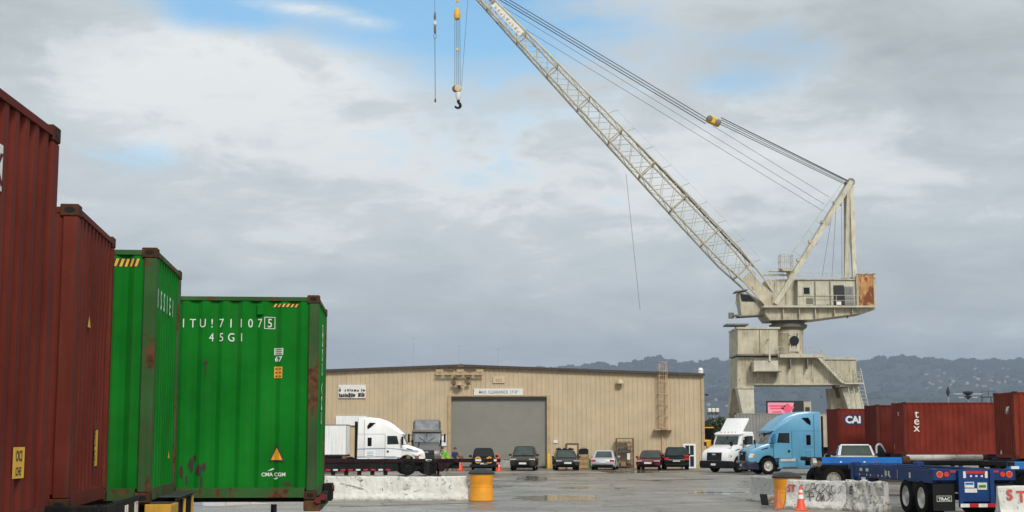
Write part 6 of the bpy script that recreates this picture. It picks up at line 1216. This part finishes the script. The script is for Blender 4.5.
def cone(label, loc, m='cone_orange', h=.72, lying=None, bands=2):
    c = thing('traffic_cone', label, 'cone', loc, 0, 'traffic cones'); s = h / .72
    mb = MB(); mb.box((-.19 * s, -.19 * s, 0), (.19 * s, .19 * s, .035)); mb.build('base', 'cone_base' if lying else m, c, bevel=.01)
    mb = MB(); mb.lathe([(.15 * s, .035), (.135 * s, .06), (.03 * s, h), (.015 * s, h)], 18); mb.build('cone_body', m if not lying else 'cone_white', c, True)
    for z0, z1 in ((.34, .46), (.52, .60))[:bands]: r = lambda z: .004 + .135 * s - (.105 * s) * (z * s - .06) / (h - .06); mb = MB(); mb.lathe([(r(z0), z0 * s), (r(z1), z1 * s)], 18); mb.build('white_band', 'cone_white', c, True)
    if lying: c.rotation_euler = lying
    return c
q = G(801, 510.3); cone('bright orange cone with white bands before the barrel and ST barrier', q, h=.76); q = G(778.5, 508.8); cone('faded dusty orange cone at the left foot of the right barrel', q, 'cone_faded', .62, bands=0)
q = G(765.5, 506.5); cone('toppled cone lying with its dark base toward the camera', (q.x - .05, q.y, .22), h=.7, lying=(rad(-80), 0, rad(-62)))
q = P(459.8, 460, 96.5); cone('red cone left of the black off roader', (q.x, 96.5, 0), h=1.15, bands=1); q = P(497.6, 460, 98); cone('orange cone behind its twin between the off roaders', (q.x, 98, 0), h=1.2, bands=1); q = P(498.6, 460, 94); cone('front red cone with white top between the off roaders', (q.x, 94, 0), h=.66, bands=1)

# ------------------------------------------------------------------ people
def person(label, loc, rz, top_m, leg_m, bend=0.0, h=1.72, vest=False):
    """One skinned body; clothing colours by region."""
    s = h / 1.72; sb, cb = math.sin(bend), math.cos(bend); hip = Vector((0, 0, .92))
    def up(x, y, z): return Vector((x + z * sb, y, .92 + z * cb))     # torso point, z above the hip, leaning to +x
    V = [hip, up(0, 0, .20), up(.01, 0, .40), up(0, 0, .52), up(.02, 0, .62), up(.04, 0, .74), up(.035, 0, .80)]
    Rr = [.145, .135, .15, .10, .058, .098, .07]; E = [(0, 1), (1, 2), (2, 3), (3, 4), (4, 5), (5, 6)]
    reach = bend > .3
    for sy in (-1, 1):
        i = len(V)
        V += [Vector((0, sy * .10, .84)), Vector((.03, sy * .115, .48)), Vector((0, sy * .12, .09)), Vector((.15, sy * .13, .04))]; Rr += [.095, .068, .05, .04]; E += [(0, i), (i, i + 1), (i + 1, i + 2), (i + 2, i + 3)]
        i = len(V); sh = up(0, sy * .185, .47); el = sh + (Vector((.16, sy * .05, -.24)) if reach else Vector((.02, sy * .06, -.27))); wr = el + (Vector((.22, -sy * .03, -.12)) if reach else Vector((.10, -sy * .02, -.23))); fi = wr + (wr - el).normalized() * .14
        V += [sh, el, wr, fi]; Rr += [.062, .048, .035, .028]; E += [(2, i), (i, i + 1), (i + 1, i + 2), (i + 2, i + 3)]
    me = bpy.data.meshes.new('person'); me.from_pydata([tuple(v * s) for v in V], E, []); o = bpy.data.objects.new('person', me); COL.objects.link(o)
    md = o.modifiers.new('skin', 'SKIN'); 
    for k, sv in enumerate(me.skin_vertices[0].data): sv.radius = (Rr[k] * s, Rr[k] * s * (1.25 if k < 4 else 1)); sv.use_root = (k == 0)
    sd = o.modifiers.new('sub', 'SUBSURF'); sd.levels = 2; sd.render_levels = 2
    bpy.context.view_layer.update(); dg = bpy.context.evaluated_depsgraph_get(); m2 = bpy.data.meshes.new_from_object(o.evaluated_get(dg)); bpy.data.objects.remove(o)
    for m in (top_m, leg_m, 'skin', 'cone_base'): m2.materials.append(M[m])
    neck = up(0, 0, .56) * s
    hands = [V[-1] * s, V[10 + 4] * s]
    for p in m2.polygons:
        c = p.center; p.use_smooth = True; d = (c - neck).dot(Vector((sb, 0, cb)))
        p.material_index = 2 if d > 0 else 3 if c.z < .10 * s else 1 if c.z < .90 * s and abs(c.y) < .2 * s and c.x < .16 * s else 0
        if any((c - hd).length < .13 * s for hd in hands): p.material_index = 2
    pr = bpy.data.objects.new('person', m2); COL.objects.link(pr); pr.location = loc; pr.rotation_euler = (0, 0, rz); tag(pr, label, 'person')
    hc = up(.0, 0, .79) * s; mb = MB(); mb.lathe([(.115 * s, -.02), (.11 * s, .04), (.07 * s, .09), (.01, .105)], 14, tuple(hc)); mb.build('hair', 'hair', pr, True)
    mb = MB(); q = up(.14, 0, .735) * s; mb.lathe([(.022, -.02), (.012, .02), (.004, .035)], 6, tuple(q)); mb.build('nose', 'skin', pr, True)
    if vest:
        for z0, w in ((.16, .05), (.34, .05)):
            q = up(0, 0, z0) * s; mb = MB(); mb.lathe([(.172 * s, -.02), (.176 * s, .02)], 16, tuple(q)); mb.build('reflective_band', 'lamp_yellow', pr, True)
    return pr
q = P(447.8, 455, 93.5); person('person in bright green work jacket bending beside the maroon chassis', (q.x, 93.5, 0), rad(200), 'hivis_green', 'trousers', .55, 1.62, True)
q = P(454.6, 455, 94.5); person('person in dark blue top and jeans behind the maroon chassis', (q.x, 94.5, 0), rad(-80), 'jacket_navy', 'jeans', .32, 1.52)

# ------------------------------------------------------------------ far things
q = P(785, 408, 190); bb = thing('billboard', 'pink and black billboard seen under the crane portal', 'billboard', (0, 190, 0)); a, b = P(767, 416.3, 190), P(803.5, 400.8, 190)
mb = MB(); mb.box((a.x, 0, a.z), (b.x, .6, b.z)); mb.build('cabinet', 'billboard_black', bb)
c_, d_ = P(768, 415.6, 190), P(793.8, 402.6, 190); e_ = P(791.5, 415.6, 190).x; mb = MB(); mb.prism([(c_.x, c_.z), (e_, c_.z), (d_.x, d_.z), (c_.x, d_.z)], -.03, -.004); sc_ = mb.build('screen', 'billboard_pink', bb)
for px, py, w, h, m in ((777, 406, 1.1, .12, 'billboard_red'), (777, 408.5, .9, .1, 'billboard_red'), (777, 412, .6, .1, 'billboard_red')): q = P(px, py, 190); mb = MB(); mb.box((q.x - w, -.04, q.z - h), (q.x + w, -.032, q.z + h)); mb.build('print_line', m, sc_)
q = P(787.5, 409, 190); mb = MB(); mb.add([(q.x + .75 * (1 + .35 * math.sin(3 * u)) * math.cos(u), -.04, q.z + .6 * (1 + .3 * math.cos(4 * u)) * math.sin(u)) for u in [2 * math.pi * i / 20 for i in range(20)]], [tuple(range(20))]); mb.build('print_shape', 'billboard_red', sc_)
for x in (a.x + .8, b.x - .8): mb = MB(); mb.box((x - .2, .2, 0), (x + .2, .6, a.z)); mb.build('post', 'dark_steel', bb)
mb = MB(); mb.box((b.x + .02, .0, a.z - .6), (b.x + 1.0, .8, b.z - .1)); tw_ = mb.build('service_tower', 'beige_box_paint', bb); mb = MB(); mb.box((b.x + .2, -.02, a.z + .3), (b.x + .8, -.003, a.z + 1.2)); mb.build('panel', 'peeled_brown', tw_); mb = MB(); mb.box((b.x + .3, .2, 0), (b.x + .7, .6, a.z - .6)); mb.build('post', 'dark_steel', bb)
q = P(713.3, 411, 230); lm = thing('floodlight_mast', 'white headed floodlight mast between the warehouse and crane', 'lamp', (q.x, 230, 0)); mb = MB(); mb.tube((0, 0, 0), (0, 0, q.z + .4), .13, 8, .08); mb.build('pole', 'pole_grey', lm); mb = MB(); mb.box((-.85, -.1, q.z - .1), (.85, .1, q.z + .05)); mb.build('crossbar', 'pole_grey', lm)
for x in (-.62, .0, .62): mb = MB(); mb.box((x - .25, -.4, q.z - .2), (x + .25, .2, q.z + .45)); f_ = mb.build('floodlight', 'sign_white', lm, bevel=.08); mb = MB(); mb.prism([(x - .3, q.z - .7), (x + .25, q.z - .5), (x + .3, q.z - .21), (x - .3, q.z - .21)], -.3, .1); mb.build('bracket', 'dark_steel', f_)
# yellow loader and the tree beside the warehouse corner
q = P(708.5, 445, 128); yl = thing('yellow_loader', 'yellow loader peeking past the warehouse corner', 'loader', (q.x, 128, 0), rad(8))
mb = MB(); mb.prism([(-2.2, .7), (1.2, .7), (1.25, 1.7), (.2, 1.95), (-1.0, 2.0), (-2.2, 1.6)], -.9, .9, inset=.1); mb.build('body', 'machine_yellow', yl); mb = MB(); mb.prism([(-.9, 2.0), (.35, 2.0), (.2, 3.0), (-.8, 3.0)], -.75, .75, inset=.06); cb_ = mb.build('cab', 'glass_dark', yl); mb = MB(); mb.box((-.95, -.8, 3.0), (.3, .8, 3.1)); mb.build('cab_roof', 'machine_yellow', cb_)
mb = MB(); mb.bar((.9, -.6, 1.6), (2.6, -.6, 1.0), .2, .3); mb.bar((.9, .6, 1.6), (2.6, .6, 1.0), .2, .3); mb.build('lift_arm', 'machine_yellow', yl); mb = MB(); mb.prism([(2.4, .3), (3.4, .3), (3.5, .45), (2.8, .6), (2.6, 1.4), (2.4, 1.4)], -1.2, 1.2); mb.build('bucket', 'machine_yellow', yl); mb = MB(); mb.tube((-.9, .3, 2.0), (-.9, .3, 2.9), .07, 8); mb.build('exhaust', 'pole_grey', yl)
for x in (-1.4, 1.0):
    for y in (-.95, .95): wheel(yl, OLDW, x, y, .5, y > 0)
def tree(label, x, y, h, seed, name='broadleaf_tree'):
    t = thing(name, label, 'tree', (x, y, 0)); rt = random.Random(seed); mb = MB(); pts = [Vector((.1 * math.sin(k), .1 * math.cos(k), h * .12 * k)) for k in range(6)]
    for k, (a, b) in enumerate(zip(pts, pts[1:])): mb.tube(a, b, .24 * (1 - k * .15), 8, .24 * (1 - (k + 1) * .15))
    for k in range(7): a = pts[2 + k % 4]; u = rt.uniform(0, 6.28); mb.tube(a, a + Vector((math.cos(u) * h * .24, math.sin(u) * h * .24, h * .18)), .09, 6, .03)
    mb.build('trunk', 'bark', t, True); mb = MB(); cl = [Vector((rt.gauss(0, h * .16), rt.gauss(0, h * .16), h * .62 + rt.gauss(0, h * .14))) for _ in range(16)]
    for k in range(2200):
        c = cl[rt.randrange(16)]; d = Vector((rt.gauss(0, 1), rt.gauss(0, 1), rt.gauss(0, .8))); p = c + d.normalized() * h * .13 * rt.random() ** .4; a = Vector((rt.gauss(0, 1), rt.gauss(0, 1), rt.gauss(0, 1))).normalized(); b = a.orthogonal().normalized(); s = rt.uniform(.10, .2); mb.add([p + a * s, p + b * s * .7, p - a * s, p - b * s * .7], [(0, 1, 2, 3)])
    struct(mb.build('crown', 'leaf', t), 'stuff'); return t
q = P(712, 440, 150); tree('dark leafy tree behind the yellow loader', q.x, 150, 4.4, 3); q = P(703, 440, 160); tree('second dark tree half hidden by the warehouse corner', q.x, 160, 4.6, 9)
# masts seen over the red boxes
def mast(label, px, py, Y, kind):
    q = P(px, py, Y); t = thing('distant_mast', label, 'mast', (q.x, Y, 0)); mb = MB(); mb.tube((0, 0, 0), (0, 0, q.z), .08, 8, .05); mb.build('pole', 'pole_grey', t); z = q.z
    if kind == 0: mb = MB(); mb.lathe([(.05, -.7), (.3, -.1), (.22, .3), (.05, .8)], 10, (0, 0, z)); mb.build('day_shape', 'bird_dark', t, True)
    if kind == 1:
        mb = MB(); mb.lathe([(.2, -.8), (.2, -.6), (.7, -.4), (.3, -.1), (.9, .3), (.8, .5), (.1, .6)], 10, (0, 0, z)); mb.build('radar_drum', 'bird_dark', t, True); mb = MB(); mb.bar((-2.4, 0, z + .1), (2.4, 0, z + .1), .16); mb.bar((-1.6, 0, z - .5), (1.6, 0, z - .5), .14); mb.build('yard', 'pole_grey', t)
    if kind == 2:
        mb = MB(); mb.box((-1.3, -.3, z - .2), (1.3, .3, z + .0)); mb.build('platform', 'dark_steel', t); mb = MB()
        for x in (-1.1, 0.4, 1.1): mb.tube((x, 0, z - 3), (x, 0, z), .1, 6)
        for x in (-1.1, 0, 1.1): mb.tube((x, 0, z), (x, 0, z + .9), .05, 5)
        mb.bar((-1.1, 0, z + .9), (1.1, 0, z + .9), .08); mb.build('trestle', 'dark_steel', t)
    return t
mast('thin mast with dark diamond shape above the lettered red container', 948, 392, 210, 0); mast('mast with dark drum and yards above the red containers', 968, 394.5, 240, 1); mast('low trestle platform beside the orange red container top', 988.5, 396.5, 240, 2)
q = P(706.6, 395, 110); bird = thing('flying_bird', 'small dark bird in the air right of the warehouse corner', 'bird', q, rad(20)); mb = MB(); mb.lathe([(.01, -.17), (.05, -.08), (.065, .02), (.04, .12), (.01, .17)], 8, (0, 0, 0), 'X'); mb.build('body', 'bird_dark', bird, True)
for s in (-1, 1): mb = MB(); mb.add([(-.06, 0, .02), (.06, 0, .02), (.02, s * .2, .10), (-.05, s * .2, .10), (-.08, s * .36, .06), (-.06, 0, .0), (.06, 0, .0), (.02, s * .2, .085), (-.05, s * .2, .085)], [(0, 1, 2, 3), (3, 2, 4), (5, 8, 7, 6), (8, 4, 7)]); mb.build('wing', 'bird_dark', bird)
